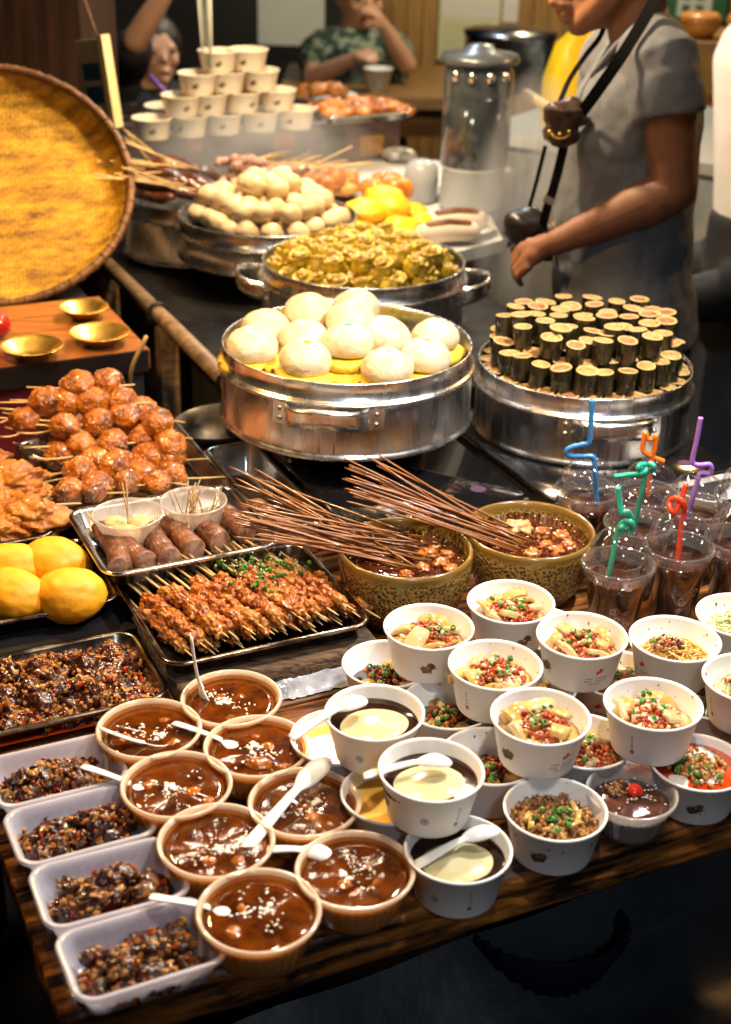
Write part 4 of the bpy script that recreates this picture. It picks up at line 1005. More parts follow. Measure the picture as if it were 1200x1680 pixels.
# ---- white paper bowls
BR, Bb, BH = .0525, .0415, .0545
def bowl_mesh():
    l = MB()
    l.lathe([(0, .004), (Bb-.004, .004), (Bb-.0025, 0), (Bb, 0), (Bb+.0006, .002), (BR-.0008, BH-.004), (BR+.0006, BH-.003), (BR+.0021, BH-.0015), (BR+.0023, BH), (BR+.0012, BH+.0013), (BR-.0003, BH+.0009), (BR-.0015, BH-.002), (Bb-.0012, .006), (0, .005)], 72)
    return l.mesh('paper_bowl', m_paper)
bm = bowl_mesh()
def rc_(h): return Bb + (BR-Bb)*h/BH + .0003
class Cone:
    # flat print bent round the bowl wall; ang=0 faces -Y, positive to the right
    def __init__(s, R=rc_, k=1.0): s.l = MB(); s.R = R; s.l.smooth = False; s.k = k
    def pt(s, u, h, o=0):
        u *= s.k; h = .024 + (h - .024)*s.k; r = s.R(h) + o; a = -pi/2 + u/BR; return Vector((r*cos(a), r*sin(a), h))
    def poly(s, pts, mat, o=0):
        s.l.mat = mat; L = s.l.loop([s.pt(u, h, o) for u, h in pts]); s.l.face(L)
    def ell(s, u, h, ru, rh, mat, rot=0, n=14, o=0, wob=0, sd=0):
        s.poly([(u + ru*k*cos(t)*cos(rot) - rh*k*sin(t)*sin(rot), h + ru*k*cos(t)*sin(rot) + rh*k*sin(t)*cos(rot)) for t, k in [(2*pi*i/n, 1 + wob*noise.noise((cos(2*pi*i/n)*2, sin(2*pi*i/n)*2, sd))) for i in range(n)]], mat, o)
    def bar(s, u0, h0, u1, h1, w, mat, o=0):
        d = Vector((u1-u0, h1-h0)); nrm = Vector((-d.y, d.x)).normalized()*w/2
        s.poly([(u0-nrm.x, h0-nrm.y), (u1-nrm.x, h1-nrm.y), (u1+nrm.x, h1+nrm.y), (u0+nrm.x, h0+nrm.y)], mat, o)
    def glyph(s, u, h, q, mat, rg):
        for _ in range(3):
            k = rg.random(); w = q*.2
            if k < .5: y = h + rg.uniform(-.4, .4)*q; s.bar(u-q*.45, y, u+q*.45, y, w, mat, rg.uniform(0, .0001))
            else: x = u + rg.uniform(-.3, .3)*q; s.bar(x, h-q*.45, x, h+q*.45, w, mat, rg.uniform(0, .0001))
PM = [m_print_d, m_print_b, m_print_r, m_print_k, m_print_bl]
rg = random.Random(4); hm = .024
def emblem(seed, brown=False):
    c = Cone(rc_, 1.5); q = random.Random(seed); m0 = 1 if brown else 0
    c.ell(0, hm, .0062, .0040, m0, .3, 20, 0, .6, seed); c.ell(.0028, hm+.003, .0034, .0028, 1 - m0, -.5, 14, .0001, .7, seed+3); c.ell(-.0035, hm-.001, .003, .0036, m0, .2, 14, .0002, .6, seed+5)
    for k in range(6): a = q.uniform(0, 6.28); c.bar(.003*cos(a), hm + .002*sin(a), .0078*cos(a), hm + .0058*sin(a), .0007, m0, .0001*k*.4)
    return c.l.mesh('printed_emblem', PM)
def textblock(seed):
    c = Cone(rc_, 1.75); q = random.Random(seed)
    c.ell(0, hm+.0045, .0030, .0015, 2, .35, 12, 0, .5, seed); c.ell(.0012, hm+.006, .0022, .0010, 2, -.6, 12, .0001, .5, seed); c.ell(-.0012, hm+.0036, .0014, .001, 2, 1.0, 10, .0002)
    for r in range(3):
        n = (9, 9, 5)[r]
        for k in range(n):
            if k == 3 and r < 2: continue
            c.glyph((k - 4.5)*.0021 + (0, -.0006, .003)[r], hm - .0010 - r*.0026, .0017, 3, q)
    return c.l.mesh('printed_text', PM)
def vertical(seed):
    c = Cone(rc_, 1.3); q = random.Random(seed)
    for k in range(4): c.glyph(0, hm + .0095 - k*.0036, .0024, 3, q)
    c.poly([(-.0019, hm-.0085), (.0019, hm-.0085), (.0019, hm-.0042), (-.0019, hm-.0042)], 2)
    m0 = 3
    c.glyph(0, hm-.0063, .0026, m0, q); return c.l.mesh('printed_column', PM)
def roundel(seed):
    c = Cone(rc_, 1.25); q = random.Random(seed); n = 16
    for i in range(n):
        a, b = 2*pi*i/n, 2*pi*(i+1)/n
        c.poly([(.0036*cos(a), hm+.0036*sin(a)), (.0036*cos(b), hm+.0036*sin(b)), (.0026*cos(b), hm+.0026*sin(b)), (.0026*cos(a), hm+.0026*sin(a))], 4)
    c.glyph(0, hm, .0032, 4, q); c.glyph(0, hm+.0003, .0028, 4, q); return c.l.mesh('printed_roundel', PM)
c_ = Cone(); c_.poly([(-.0022, .002), (-.0014, .002), (-.0018, .050), (-.0026, .050)], 0, .0002); seam = c_.l.mesh('paper_seam', M('paper_seam', (.62, .61, .60), rough=.6))
PR = {'E': emblem(3), 'E2': emblem(9), 'EB': emblem(6, True), 'T': textblock(5), 'T2': textblock(8), 'V': vertical(3), 'B': roundel(2)}
PN = {'E': 'printed_emblem', 'E2': 'printed_emblem', 'EB': 'printed_emblem', 'T': 'printed_text', 'T2': 'printed_text', 'V': 'printed_column', 'B': 'printed_roundel'}
def slab_mesh(L, w, th, bend, seed, m):
    l = MB(); n = 8; loops = []
    for i in range(n+1):
        u = i/n - .5; z = -bend*(2*u)**2; ww = w/2*(1 - .25*abs(2*u)**3) * (1 + .15*noise.noise((u*5, seed, 0)))
        loops.append([Vector((u*L, y*ww, z + t*th/2)) for y, t in ((-1, -.6), (-.9, -1), (.9, -1), (1, -.6), (1, .6), (.9, 1), (-.9, 1), (-1, .6))])
    l.loft(loops); return l.mesh('slice', m)
slabs = [slab_mesh(.042, .020, .0062, .008, 1, m_jelly), slab_mesh(.036, .022, .0065, .004, 2, m_jellyp), slab_mesh(.046, .018, .006, .012, 3, m_jelly), slab_mesh(.034, .019, .008, .003, 4, m_jellyp)]
cubes = [slab_mesh(.024, .016, .011, .001, 7, m_jelly), slab_mesh(.028, .015, .010, .001, 8, m_jellyp)]
def scallions(l, n, cx, cy, sp, z0, rng, mi=(0, 1)):
    for k in range(n):
        l.mat = mi[0] if rng.random() < .65 else mi[1]; r = rng.uniform(.0022, .0036); h = rng.uniform(.0016, .0032)
        p = Vector((cx + rng.gauss(0, sp), cy + rng.gauss(0, sp), z0 + rng.uniform(0, .003)))
        X = Matrix.Translation(p) @ Euler((rng.uniform(-.9, .9), rng.uniform(-.9, .9), rng.uniform(0, 6))).to_matrix().to_4x4()
        l.lathe([(r*.85, -h), (r, -h), (r*1.0, h), (r*.72, h), (r*.55, h*.2)], 8, X)
def chili_heap(l, n, cx, cy, sp, z0, hh, rng, mats=(0, 1, 2, 3)):
    for k in range(n):
        x, y = rng.gauss(0, sp), rng.gauss(0, sp); q = sqrt(x*x+y*y)/sp
        if q > 2.0: continue
        g = rng.random(); l.mat = mats[0] if g < .45 else mats[1] if g < .75 else mats[2] if g < .90 else mats[3]
        s = rng.uniform(.0014, .0038); z = z0 + hh*max(0, 1-(q/1.9)**2)*rng.uniform(.3, 1)
        l.blob((cx+x, cy+y, z), (s*1.3, s, s*.7), 1 if s > .0022 else 0, .35 if s > .0022 else 0, 2, k, Euler((rng.uniform(0, 3), rng.uniform(0, 3), 0)).to_matrix().to_4x4())
def noodles(l, n, R, z0, hh, rng, r=.0011):
    for k in range(n):
        cx, cy = rng.gauss(0, R*.38), rng.gauss(0, R*.38); rr = rng.uniform(.007, .018); a0 = rng.uniform(0, 6); tw = rng.uniform(2.5, 6); tl = rng.uniform(-.5, .5); pts = []
        for i in range(15):
            a = a0 + tw*i/14; x = cx + rr*cos(a)*(1 + .02*i); y = cy + rr*sin(a); q = sqrt(x*x+y*y)
            if q > R: x *= R/q; y *= R/q; q = R
            pts.append(Vector((x, y, z0 + hh*(1-(q/R)**2)*(k/n) + .004*sin(a*1.3 + k) + tl*.008*cos(a))))
        l.tube(pts, r, 5)
TOPM = [m_chili, m_orangebit, m_nutl, m_sesame, m_scal, m_scalw, m_mince, m_pickle]
FOOD = {'jelly': 'translucent bean jelly slices under a heap of chilli and scallion', 'radish': 'pale radish pieces with chilli crumbs', 'noodle': 'yellow noodles with dark sauce', 'noodleg': 'pale green noodles with minced topping', 'dark': 'dark chilli topping with scallion',
        'mince': 'brown minced vegetable with scallion and bamboo strips', 'tofu': 'soft white tofu in bright red chilli oil', 'custard': 'smooth yellow custard', 'milk': 'oval white milk pudding in dark syrup'}
def portion(kind, c, where, rz, fill=0.0):
    cat = {'jelly': 'bean jelly', 'radish': 'radish salad', 'noodle': 'noodles', 'noodleg': 'noodles', 'dark': 'topping', 'mince': 'minced vegetables', 'tofu': 'tofu', 'custard': 'custard', 'milk': 'pudding'}[kind]
    nm = {'jelly': 'bean_jelly', 'radish': 'radish_salad', 'noodle': 'noodle_portion', 'noodleg': 'noodle_portion', 'dark': 'chilli_topping', 'mince': 'minced_vegetables', 'tofu': 'tofu_soup', 'custard': 'custard', 'milk': 'milk_pudding'}[kind]
    short = {'jelly': 'bean jelly slices with chilli', 'radish': 'pale radish pieces with chilli', 'noodle': 'yellow noodles with dark sauce', 'noodleg': 'pale green noodles with mince', 'dark': 'dark chilli topping', 'mince': 'brown minced vegetables with scallion', 'tofu': 'white tofu in red chilli oil', 'custard': 'smooth yellow custard', 'milk': 'oval milk pudding in dark syrup'}[kind]
    t = thing(nm, ' '.join((short + ' in ' + where.replace('the upper white bowl', 'upper bowl').replace('the lower white bowl', 'lower bowl').replace('the white bowl', 'bowl').replace(' the ', ' ')).split()[:16]), cat, c, (0, 0, rz), 'food portions in paper bowls'); rng = R3
    if kind in ('jelly', 'radish'):
        l = MB(); l.lathe([(0, .005), (Bb-.002, .006), (.0455, .031), (.03, .037), (0, .039)], 28, None, None, lambda r, z, a: (r, z + .003*noise.noise((r*90*cos(a), r*90*sin(a), c.x*50)))); l.build('base', m_jelly, t)
        n = 8 if kind == 'jelly' else 9
        for k in range(n):
            a = 2*pi*k/n + rng.uniform(-.25, .25); rr = rng.uniform(.022, .030)
            src = (slabs if kind == 'jelly' else cubes)
            put('slice', src[rng.randrange(len(src))], t, (rr*cos(a), rr*sin(a), .041 + rng.uniform(0, .008)), (rng.uniform(-.5, .5), rng.uniform(.1, .7) if rng.random() < .6 else rng.uniform(-.3, .3), a + (pi/2 if rng.random() < .65 else 0) + rng.uniform(-.4, .4)), rng.uniform(.85, 1.08))
        cx, cy = rng.uniform(-.006, .006), -.008 + rng.uniform(-.005, .004)
        l = MB(); chili_heap(l, 330, cx, cy, .0165, .043, .013, rng); stuff(l.build('chilli_topping', TOPM, t, None, (0, 0, -rz)))
        l = MB(); scallions(l, 11, cx, cy, .010, .055, rng, (4, 5)); stuff(l.build('scallion', TOPM, t, None, (0, 0, -rz)))
    elif kind in ('noodle', 'noodleg'):
        l = MB(); noodles(l, 60, .043, .030, .018, rng); l.build('noodles', m_noodle if kind == 'noodle' else m_noodleg, t)
        l = MB(); l.lathe([(0, .005), (Bb-.002, .006), (.0445, .026), (0, .030)], 24); l.build('base', m_noodle if kind == 'noodle' else m_noodleg, t)
        l = MB(); chili_heap(l, 110, .008, .004, .010, .046, .008, rng, (6, 7, 0, 2)); stuff(l.build('topping', TOPM, t)); l = MB(); scallions(l, 8, .006, -.006, .008, .048, rng, (4, 5)); stuff(l.build('scallion', TOPM, t))
    elif kind == 'dark':
        l = MB(); l.lathe([(0, .005), (Bb-.002, .006), (.0445, .024), (0, .027)], 24); l.build('base', m_black_syrup, t)
        for k in range(6):
            a = rng.uniform(0, 6.28); put('slice', cubes[k % 2], t, (.028*cos(a), .028*sin(a), .029), (rng.uniform(-.3, .3), rng.uniform(-.3, .3), a))
        l = MB(); chili_heap(l, 190, 0, -.004, .017, .028, .011, rng, (0, 7, 1, 2)); stuff(l.build('chilli_topping', TOPM, t)); l = MB(); scallions(l, 13, .004, 0, .010, .038, rng, (4, 5)); stuff(l.build('scallion', TOPM, t))
    elif kind == 'mince':
        l = MB(); l.lathe([(0, .005), (Bb-.002, .006), (.047, .036), (0, .040)], 24); l.build('base', m_mince, t)
        l = MB(); chili_heap(l, 520, 0, 0, .024, .038, .010, rng, (6, 6, 2, 7)); stuff(l.build('mince', TOPM, t)); l = MB(); scallions(l, 20, .006, .004, .010, .049, rng, (4, 5)); stuff(l.build('scallion', TOPM, t))
        for k in range(7): a = rng.uniform(0, 6.28); put('bamboo_strip', slab_mesh(.026, .006, .003, .004, k, m_jelly), t, (.026*cos(a), .026*sin(a), .047), (rng.uniform(-.3, .3), rng.uniform(-.4, .4), a+1.2))
    elif kind == 'tofu':
        l = MB(); l.lathe([(0, .005), (Bb-.002, .006), (.0502, .044), (.05, .0445), (0, .0445)], 40); l.build('red_soup', m_chilioil, t)
        for k, (x, y, s) in enumerate(((-.024, .014, .016), (.026, -.026, .015), (.012, .012, .015), (-.01, -.01, .017))):
            b_ = MB(); b_.blob((x, y, .043), (s, s*.85, .007), 2, .35, 1.5, k+3); b_.build('tofu_lump', m_tofu, t)
        l = MB(); chili_heap(l, 260, 0, 0, .017, .047, .007, rng, (2, 1, 2, 3)); stuff(l.build('peanut_topping', TOPM, t)); l = MB(); scallions(l, 26, .002, -.004, .013, .050, rng, (4, 4)); stuff(l.build('scallion', TOPM, t))
    elif kind == 'custard':
        l = MB(); l.lathe([(0, .005), (Bb-.002, .006), (.0488, .038), (.046, .0375), (0, .0385)], 36); l.build('custard', m_ypud, t)
    elif kind == 'milk':
        l = MB(); l.lathe([(0, .005), (Bb-.002, .006), (.0495, .041), (.048, .0405), (0, .0405)], 40); l.build('syrup', m_black_syrup, t)
        l = MB(); l.blob((-.002, -.004, .0375), (.040, .033, .0085), 3, .03, 1.5, c.x*9, None, None); l.build('pudding', m_pudding, t, None, (0, 0, -rz + .35))
    return t
U, Lw = TABLE + .0008 + BH + .0012, TABLE + .0008
bowls = [  # px, py, layer, food, prints(kind, degrees), what singles it out
    (708, 1030, 1, 'jelly', (('EB', 4),), 'the upper white bowl just below the left ceramic bowl'),
    (843, 988, 1, 'jelly', (('EB', 25),), 'the upper white bowl below the right ceramic bowl'),
    (956, 1040, 1, 'jelly', (('E2', -58), ('T', 28)), 'the upper white bowl left of the front drink cup'),
    (810, 1089, 1, 'jelly', (('V', -38),), 'the upper white bowl in the centre of the bowl group'),
    (885, 1172, 1, 'jelly', (('E', -40), ('T2', 42)), 'the upper white bowl directly behind the minced vegetable bowl'),
    (616, 1168, 1, 'milk', (('B', -20),), 'the rear pudding bowl with a spoon on its rim'),
    (706, 1262, 1, 'milk', (('E', -70), ('B', -5), ('V', 38)), 'the upper pudding bowl stacked over the front one'),
    (1073, 1155, 1, 'jelly', (('V', -20),), 'the upper white bowl behind the red tofu bowl'),
    (1146, 1250, 0, 'tofu', (('E2', 5),), 'the white bowl at the right end of the front row'),
    (901, 1318, 0, 'mince', (('E', -14),), 'the white bowl in the middle of the front row'),
    (750, 1390, 0, 'milk', (('B', -25), ('V', 20)), 'the front pudding bowl on the table edge'),
    (1113, 1045, 1, 'noodle', (('T', -42),), 'the upper white bowl left of the rightmost noodles'),
    (1208, 1012, 1, 'noodleg', (('T2', -35),), 'the highest white bowl at the right edge'),
    (1232, 1112, 1, 'noodleg', (('V', -50),), 'the white bowl cut by the right edge above the tofu bowl'),
    (640, 1092, 0, 'dark', (), 'the lower white bowl in front of the left ceramic bowl'),
    (738, 1158, 0, 'dark', (), 'the lower white bowl right of the rear pudding bowl'),
    (806, 1238, 0, 'dark', (), 'the lower white bowl between pudding and bean jelly bowls'),
    (958, 1215, 0, 'radish', (('V', 10),), 'the lower white bowl between bean jelly and brown jelly cup'),
    (556, 1208, 0, 'custard', (), 'the lower white bowl half under the rear pudding bowl'),
    (645, 1302, 0, 'custard', (('E', -30),), 'the lower white bowl half under the stacked pudding bowl'),
    (1008, 1103, 0, 'radish', (('T', -22),), 'the lower white bowl behind the centre right bean jelly'),
    (1100, 1058, 0, 'noodle', (('T', -10),), 'the lower white bowl beside the front drink cup'),
    (1172, 1140, 0, 'noodleg', (), 'the lower white bowl in shade at the right'),
    (888, 1030, 0, 'custard', (), 'the lower white bowl hidden behind two bean jelly bowls'),
    (880, 1122, 0, 'dark', (), 'the lower white bowl showing orange crumbs in the centre'),
]
placed = []
for (px, py, lay, food, prints, where) in bowls:
    zb = U if lay else Lw
    c = P(px, py, zb + BH); c = Vector((c.x, c.y, zb)); placed.append([c, lay, food, prints, where])
# keep bowls of one layer from cutting into each other
for it in range(60):
    for i in range(len(placed)):
        for j in range(i):
            if placed[i][1] != placed[j][1]: continue
            d = placed[i][0] - placed[j][0]; d.z = 0; mn = 2*BR + .005 if True else 0
            if 0 < d.length < mn:
                k = (mn - d.length)/2*.5; u = d.normalized(); placed[i][0] += u*k; placed[j][0] -= u*k
for c, lay, food, prints, where in placed:
    fc = atan2(-c.y, -c.x) + pi/2          # turns a print to face the aisle
    o = put('paper_bowl', bm, None, c, (0, 0, fc + R3.uniform(-.05, .05)), (1, 1, 1))
    fd = FOOD[food].split(' under')[0].split(' with')[0]
    tag(o, ('white ' if food != 'x' and len(where.split()) < 12 else '') + 'bowl of ' + {'jelly': 'bean jelly', 'milk': 'pudding', 'dark': 'chilli topping', 'noodle': 'noodles', 'noodleg': 'noodles', 'radish': 'radish', 'mince': 'mince', 'tofu': 'tofu', 'custard': 'custard'}[food] + ', ' + where.replace('the upper white bowl', 'upper layer,').replace('the lower white bowl', 'lower layer,').replace('the white bowl', 'single,').replace('the ', ''), 'paper bowl', 'white paper bowls on the table')
    put('paper_seam', seam, o, None, (0, 0, R3.uniform(0, 6.28)))
    o.rotation_euler.x = R3.uniform(-.02, .02)*lay; o.rotation_euler.y = R3.uniform(-.025, .025)*lay
    l = MB()
    for k in range(R3.randrange(5, 16)):
        a, h_ = R3.uniform(0, 6.28), R3.uniform(.038, .053); r_ = rc_(h_) - .0016; l.mat = R3.choice((0, 1, 7)); s = R3.uniform(.0005, .0014)
        l.blob((r_*cos(a), r_*sin(a), h_), (s, s, s*R3.uniform(.8, 2.2)), 0)
    if food not in ('milk', 'custard'): stuff(l.build('sauce_speck', TOPM, o))
    for k, a in prints: put(PN[k], PR[k], o, None, (0, 0, radians(a)))
    portion(food, c, where, R3.uniform(0, 6))
zU = U + BH
spoon(P(602, 1148, zU+.006), P(476, 1190, zU+.004), 'white spoon upside down on the rim of the rear pudding bowl', True, 0, .88)
spoon(P(742, 1252, zU+.002), P(598, 1250, zU+.006), 'white spoon lying over the stacked upper pudding bowl', True, .1, .88)
zL = TABLE + BH
spoon(P(818, 1362, zL+.004), P(673, 1402, zL+.004), 'white spoon lying over the front pudding bowl', True, .1, .88)
# ---- clear cup of brown jelly with a cherry
c = P(1037, 1300, TABLE + .049); c = Vector((c.x, c.y, TABLE + .001))
pp_cup(.0475, .031, .048, 'clear_cup', 'ribbed clear cup of brown grass jelly in the front row', c, m_ppcup, None)
t = thing('grass_jelly', 'dark brown jelly with sesame and a red cherry on top', 'grass jelly', c)
l = MB(); l.lathe([(0, .003), (.0295, .003), (.042, .035), (.03, .040), (0, .042)], 36, None, None, lambda r, z, a: (r, z + .003*noise.noise((r*70*cos(a), r*70*sin(a), 4)))); l.build('jelly', m_grass, t)
l = MB(); l.blob((.004, .004, .047), (.0085, .0085, .0075), 3, .1, 2, 1); l.build('cherry', m_cherry, t)
l = MB()
for k in range(60): a, r_ = R3.uniform(0, 6.28), abs(R3.gauss(0, .017)); l.blob((.006 + r_*cos(a), r_*sin(a), .0435), (.0017, .0011, .0008), 0, 0, 1, 0, Matrix.Rotation(a, 4, 'Z'))
stuff(l.build('sesame', m_flake, t))
l = MB(); chili_heap(l, 80, -.014, .014, .008, .040, .006, R3, (6, 7, 6, 7)); stuff(l.build('bean_paste', TOPM, t))
# ================================================================== CERAMIC BOWLS WITH SKEWERS, DRINKS
R4 = random.Random(44)
def ceramic_mat():
    m = bpy.data.materials.new('mottled_olive_glaze'); m.use_nodes = True
    n = m.node_tree.nodes; L = m.node_tree.links; b = n['Principled BSDF']
    tc = n.new('ShaderNodeTexCoord')
    nz = n.new('ShaderNodeTexNoise'); nz.inputs['Scale'].default_value = 30
    mx = n.new('ShaderNodeVectorMath'); mx.operation = 'MULTIPLY_ADD'; mx.inputs[1].default_value = (.012,)*3
    L.new(tc.outputs['Object'], nz.inputs['Vector']); L.new(nz.outputs['Color'], mx.inputs[0]); L.new(tc.outputs['Object'], mx.inputs[2])
    vo = n.new('ShaderNodeTexVoronoi'); vo.feature = 'SMOOTH_F1'; vo.inputs['Scale'].default_value = 215; vo.inputs['Smoothness'].default_value = .35
    L.new(mx.outputs[0], vo.inputs['Vector'])
    sx = n.new('ShaderNodeSeparateXYZ'); L.new(tc.outputs['Object'], sx.inputs[0])
    # glaze band at the lip stays plain and amber
    mr = n.new('ShaderNodeMapRange'); mr.inputs['From Min'].default_value = .082; mr.inputs['From Max'].default_value = .092; L.new(sx.outputs['Z'], mr.inputs['Value'])
    cr = n.new('ShaderNodeValToRGB'); e = cr.color_ramp.elements; e[0].position = .22; e[0].color = (.030, .018, .005, 1); e[1].position = .56; e[1].color = (.36, .235, .06, 1)
    L.new(vo.outputs['Distance'], cr.inputs[0])
    inv = n.new('ShaderNodeInvert'); 
    mix = n.new('ShaderNodeMixRGB'); mix.inputs[2].default_value = (.17, .10, .018, 1)
    L.new(mr.outputs[0], mix.inputs[0]); L.new(cr.outputs[0], mix.inputs[1]); L.new(mix.outputs[0], b.inputs['Base Color'])
    bp = n.new('ShaderNodeBump'); bp.inputs['Strength'].default_value = .9; bp.inputs['Distance'].default_value = .004
    ml = n.new('ShaderNodeMath'); ml.operation = 'MULTIPLY'; sub = n.new('ShaderNodeMath'); sub.operation = 'SUBTRACT'; sub.inputs[0].default_value = 1
    L.new(mr.outputs[0], sub.inputs[1]); L.new(vo.outputs['Distance'], ml.inputs[0]); L.new(sub.outputs[0], ml.inputs[1]); L.new(ml.outputs[0], bp.inputs['Height']); L.new(bp.outputs[0], b.inputs['Normal'])
    b.inputs['Roughness'].default_value = .22; b.inputs['Coat Weight'].default_value = .4
    return m
m_ceram = ceramic_mat()
CZT = .842
l = MB(); h = CZT - TABLE - .001; Rc = .0905
l.lathe([(0, .004), (.052, .004), (.055, 0), (.060, 0), (.064, .006), (.078, .028), (.087, .055), (.0905, .082), (.0915, h-.006), (.0905, h-.001), (.088, h+.0008), (.085, h-.001), (.0838, h-.010), (.082, .060), (.070, .028), (.05, .012), (0, .010)], 80)
cbm = l.mesh('ceramic_bowl', m_ceram)
cb = [P(666, 897, CZT), P(870, 867, CZT)]
m_broth = M('dark_chilli_broth', (.022, .005, .002), (.07, .015, .004), 40, .07, coat=.3)
m_chunk = M('stewed_meat', (.20, .045, .008), (.42, .15, .03), 60, .2, bump=.4, bscale=90, coat=.6)
m_pale = M('stewed_ball', (.44, .22, .08), (.55, .33, .14), 50, .25, coat=.5)
sk = [stick_mesh(.34, .0018, m_stickr, 200+k) for k in range(6)]
for bi_, c in enumerate(cb):
    side = ('left', 'right')[bi_]
    o = put('ceramic_bowl', cbm, None, (c.x, c.y, TABLE + .0008)); tag(o, side + ' mottled olive ceramic bowl of dark broth with a bundle of skewers', 'bowl', 'ceramic broth bowls')
    zb = CZT - .017
    t = thing('chilli_broth', 'dark chilli broth with meat pieces in the ' + side + ' ceramic bowl', 'broth', (c.x, c.y, zb), (0, 0, 0), 'broth in the ceramic bowls')
    l = MB(); l.lathe([(0, -.02), (.06, -.02), (.0815, -.001), (.0818, 0), (.05, .0006), (0, 0)], 48, None, None, lambda r, z, a: (r, z + (.0012*noise.noise((r*60*cos(a), r*60*sin(a), bi_)) if r < .08 else 0))); l.build('broth', m_broth, t)
    spots = [(.030, .012, .013), (.048, -.016, .011), (.022, -.03, .010), (.055, .010, .009), (.01, .03, .01), (.04, .035, .009), (.0, -.05, .009), (.06, -.03, .009)] if bi_ == 0 else [(-.012, .03, .017), (.02, .018, .012), (.045, .006, .012), (.052, -.018, .010), (.02, -.02, .010), (.0, -.045, .011), (.035, -.035, .010), (-.045, -.02, .01)]
    for k, (x, y, s) in enumerate(spots):
        l = MB(); l.blob((0, 0, 0), (s*1.15, s, s*.7), 3, .4, 1.8, k+bi_*9); l.build('meat_piece', m_pale if (bi_ == 1 and k == 0) else m_chunk, t, (x, y, .001), (0, 0, k))
    l = MB()
    for k in range(200):
        a, r_ = R4.uniform(0, 6.28), .08*sqrt(R4.random()); l.mat = (0, 1, 3, 0)[k % 4]; s = R4.uniform(.0007, .0019); l.blob((r_*cos(a), r_*sin(a), .0012), (s*1.3, s, s*.5), 0)
    stuff(l.build('chilli_flakes', TOPM, t))
    n = 32 if bi_ == 0 else 26
    for k in range(n):
        u = R4.random()
        if bi_ == 0:
            foot = Vector((c.x + R4.uniform(.0, .045), c.y + R4.uniform(-.045, .035), zb - .004))
            end = P(R4.uniform(365, 425), R4.uniform(758, 890), R4.uniform(.872, .90))
        else:
            foot = Vector((c.x + R4.uniform(-.03, .03), c.y + R4.uniform(-.035, .03), zb - .004))
            end = P(R4.uniform(553, 622), R4.uniform(738, 822), R4.uniform(.895, .925))
        d = (end - foot).normalized()
        # rest on the bowl's lip, lower end in the broth
        hx = Vector((end.x - foot.x, end.y - foot.y)).normalized(); fx = Vector((foot.x-c.x, foot.y-c.y)); bq = fx.dot(hx); t_ = -bq + sqrt(max(bq*bq - (fx.length_squared - .089**2), 0))
        lip = Vector((foot.x + hx.x*t_, foot.y + hx.y*t_, CZT + .003 + R4.uniform(0, .012)))
        d = (end - lip).normalized(); foot = lip - d*t_*1.05
        L_ = (end - foot).length*R4.uniform(.93, 1.0)
        o = put('skewer_stick', sk[k % 6], None, foot + d*0, rot_to(d).to_euler(), (L_/.34, 1, 1))
        tag(o, 'reddish brown skewer stick leaning over the lip of the ' + side + ' ceramic bowl', 'skewer stick', 'skewers in the ' + side + ' ceramic bowl')
# ---- drinks with dome lids and curly straws
m_tea = M('dark_red_tea', (.030, .005, .0012), rough=.05, coat=.3)
DR, Dh = .0455, .105
def drink_meshes():
    l = MB(); l.lathe([(0, 0), (.029, 0), (.031, .002), (DR*.86, Dh*.72), (DR*.93, Dh*.86), (DR*.95, Dh-.004), (DR*.99, Dh-.002)], 56); cup = l.mesh('cup', m_pet)
    l = MB(); l.mat = 1; l.lathe([(DR*.90, Dh-.016), (DR*.97, Dh-.014), (DR*.99, Dh-.004), (DR*1.05, Dh-.003), (DR*1.085, Dh), (DR*1.07, Dh+.0035), (DR*1.02, Dh+.004), (DR*.99, Dh+.002), (DR*.975, Dh+.004)], 56); l.mat = 0; l.lathe([(DR*.975, Dh+.004), (DR*.96, Dh+.012), (DR*.86, Dh+.028), (DR*.66, Dh+.041), (DR*.42, Dh+.0485), (DR*.22, Dh+.051), (DR*.20, Dh+.0495)], 56); lid = l.mesh('dome_lid', [m_pet, m_petrim])
    l = MB(); l.lathe([(0, .003), (.028, .003), (.0302, .004), (DR*.84, Dh*.74), (DR*.875, Dh*.80), (DR*.5, Dh*.802), (0, Dh*.80)], 48); tea = l.mesh('drink', m_tea)
    return cup, lid, tea
dcup, dlid, dtea = drink_meshes()
m_swirl = M('golden_print', (.52, .26, .08), rough=.5); m_swirlw = M('pinkish_print', (.75, .60, .58), rough=.5)
def swirl_mesh(seed):
    l = MB(); q = random.Random(seed); l.smooth = False
    rr = lambda h: .031 + (DR*.86-.031)*h/(Dh*.72) + .0004
    def pt(u, h): a = -pi/2 + u/DR; return Vector((rr(h)*cos(a), rr(h)*sin(a), h))
    for k in range(6):
        cu, ch, r0 = q.uniform(-.018, .018), q.uniform(.022, .058), q.uniform(.003, .008); l.mat = k % 2
        A = [pt(cu + r0*cos(t)*(1-t*.09), ch + r0*sin(t)*(1-t*.09)) for t in [i*.35 for i in range(20)]]; B = [pt(cu + (r0+.0008)*cos(t)*(1-t*.09), ch + (r0+.0008)*sin(t)*(1-t*.09)) for t in [i*.35 for i in range(20)]]
        l.bridge(l.loop(A), l.loop(B), False)
    return l.mesh('printed_swirl', [m_swirl, m_swirlw])
swm = [swirl_mesh(1), swirl_mesh(4)]
straw_cols = {'blue': (.03, .20, .52), 'orange': (.85, .20, .02), 'green': (.02, .36, .26), 'purple': (.34, .16, .58), 'red': (.80, .06, .015)}
straw_m = {k: M(k + '_straw', v, rough=.25, sss=.35, sssr=(.004, .004, .004), coat=.3) for k, v in straw_cols.items()}
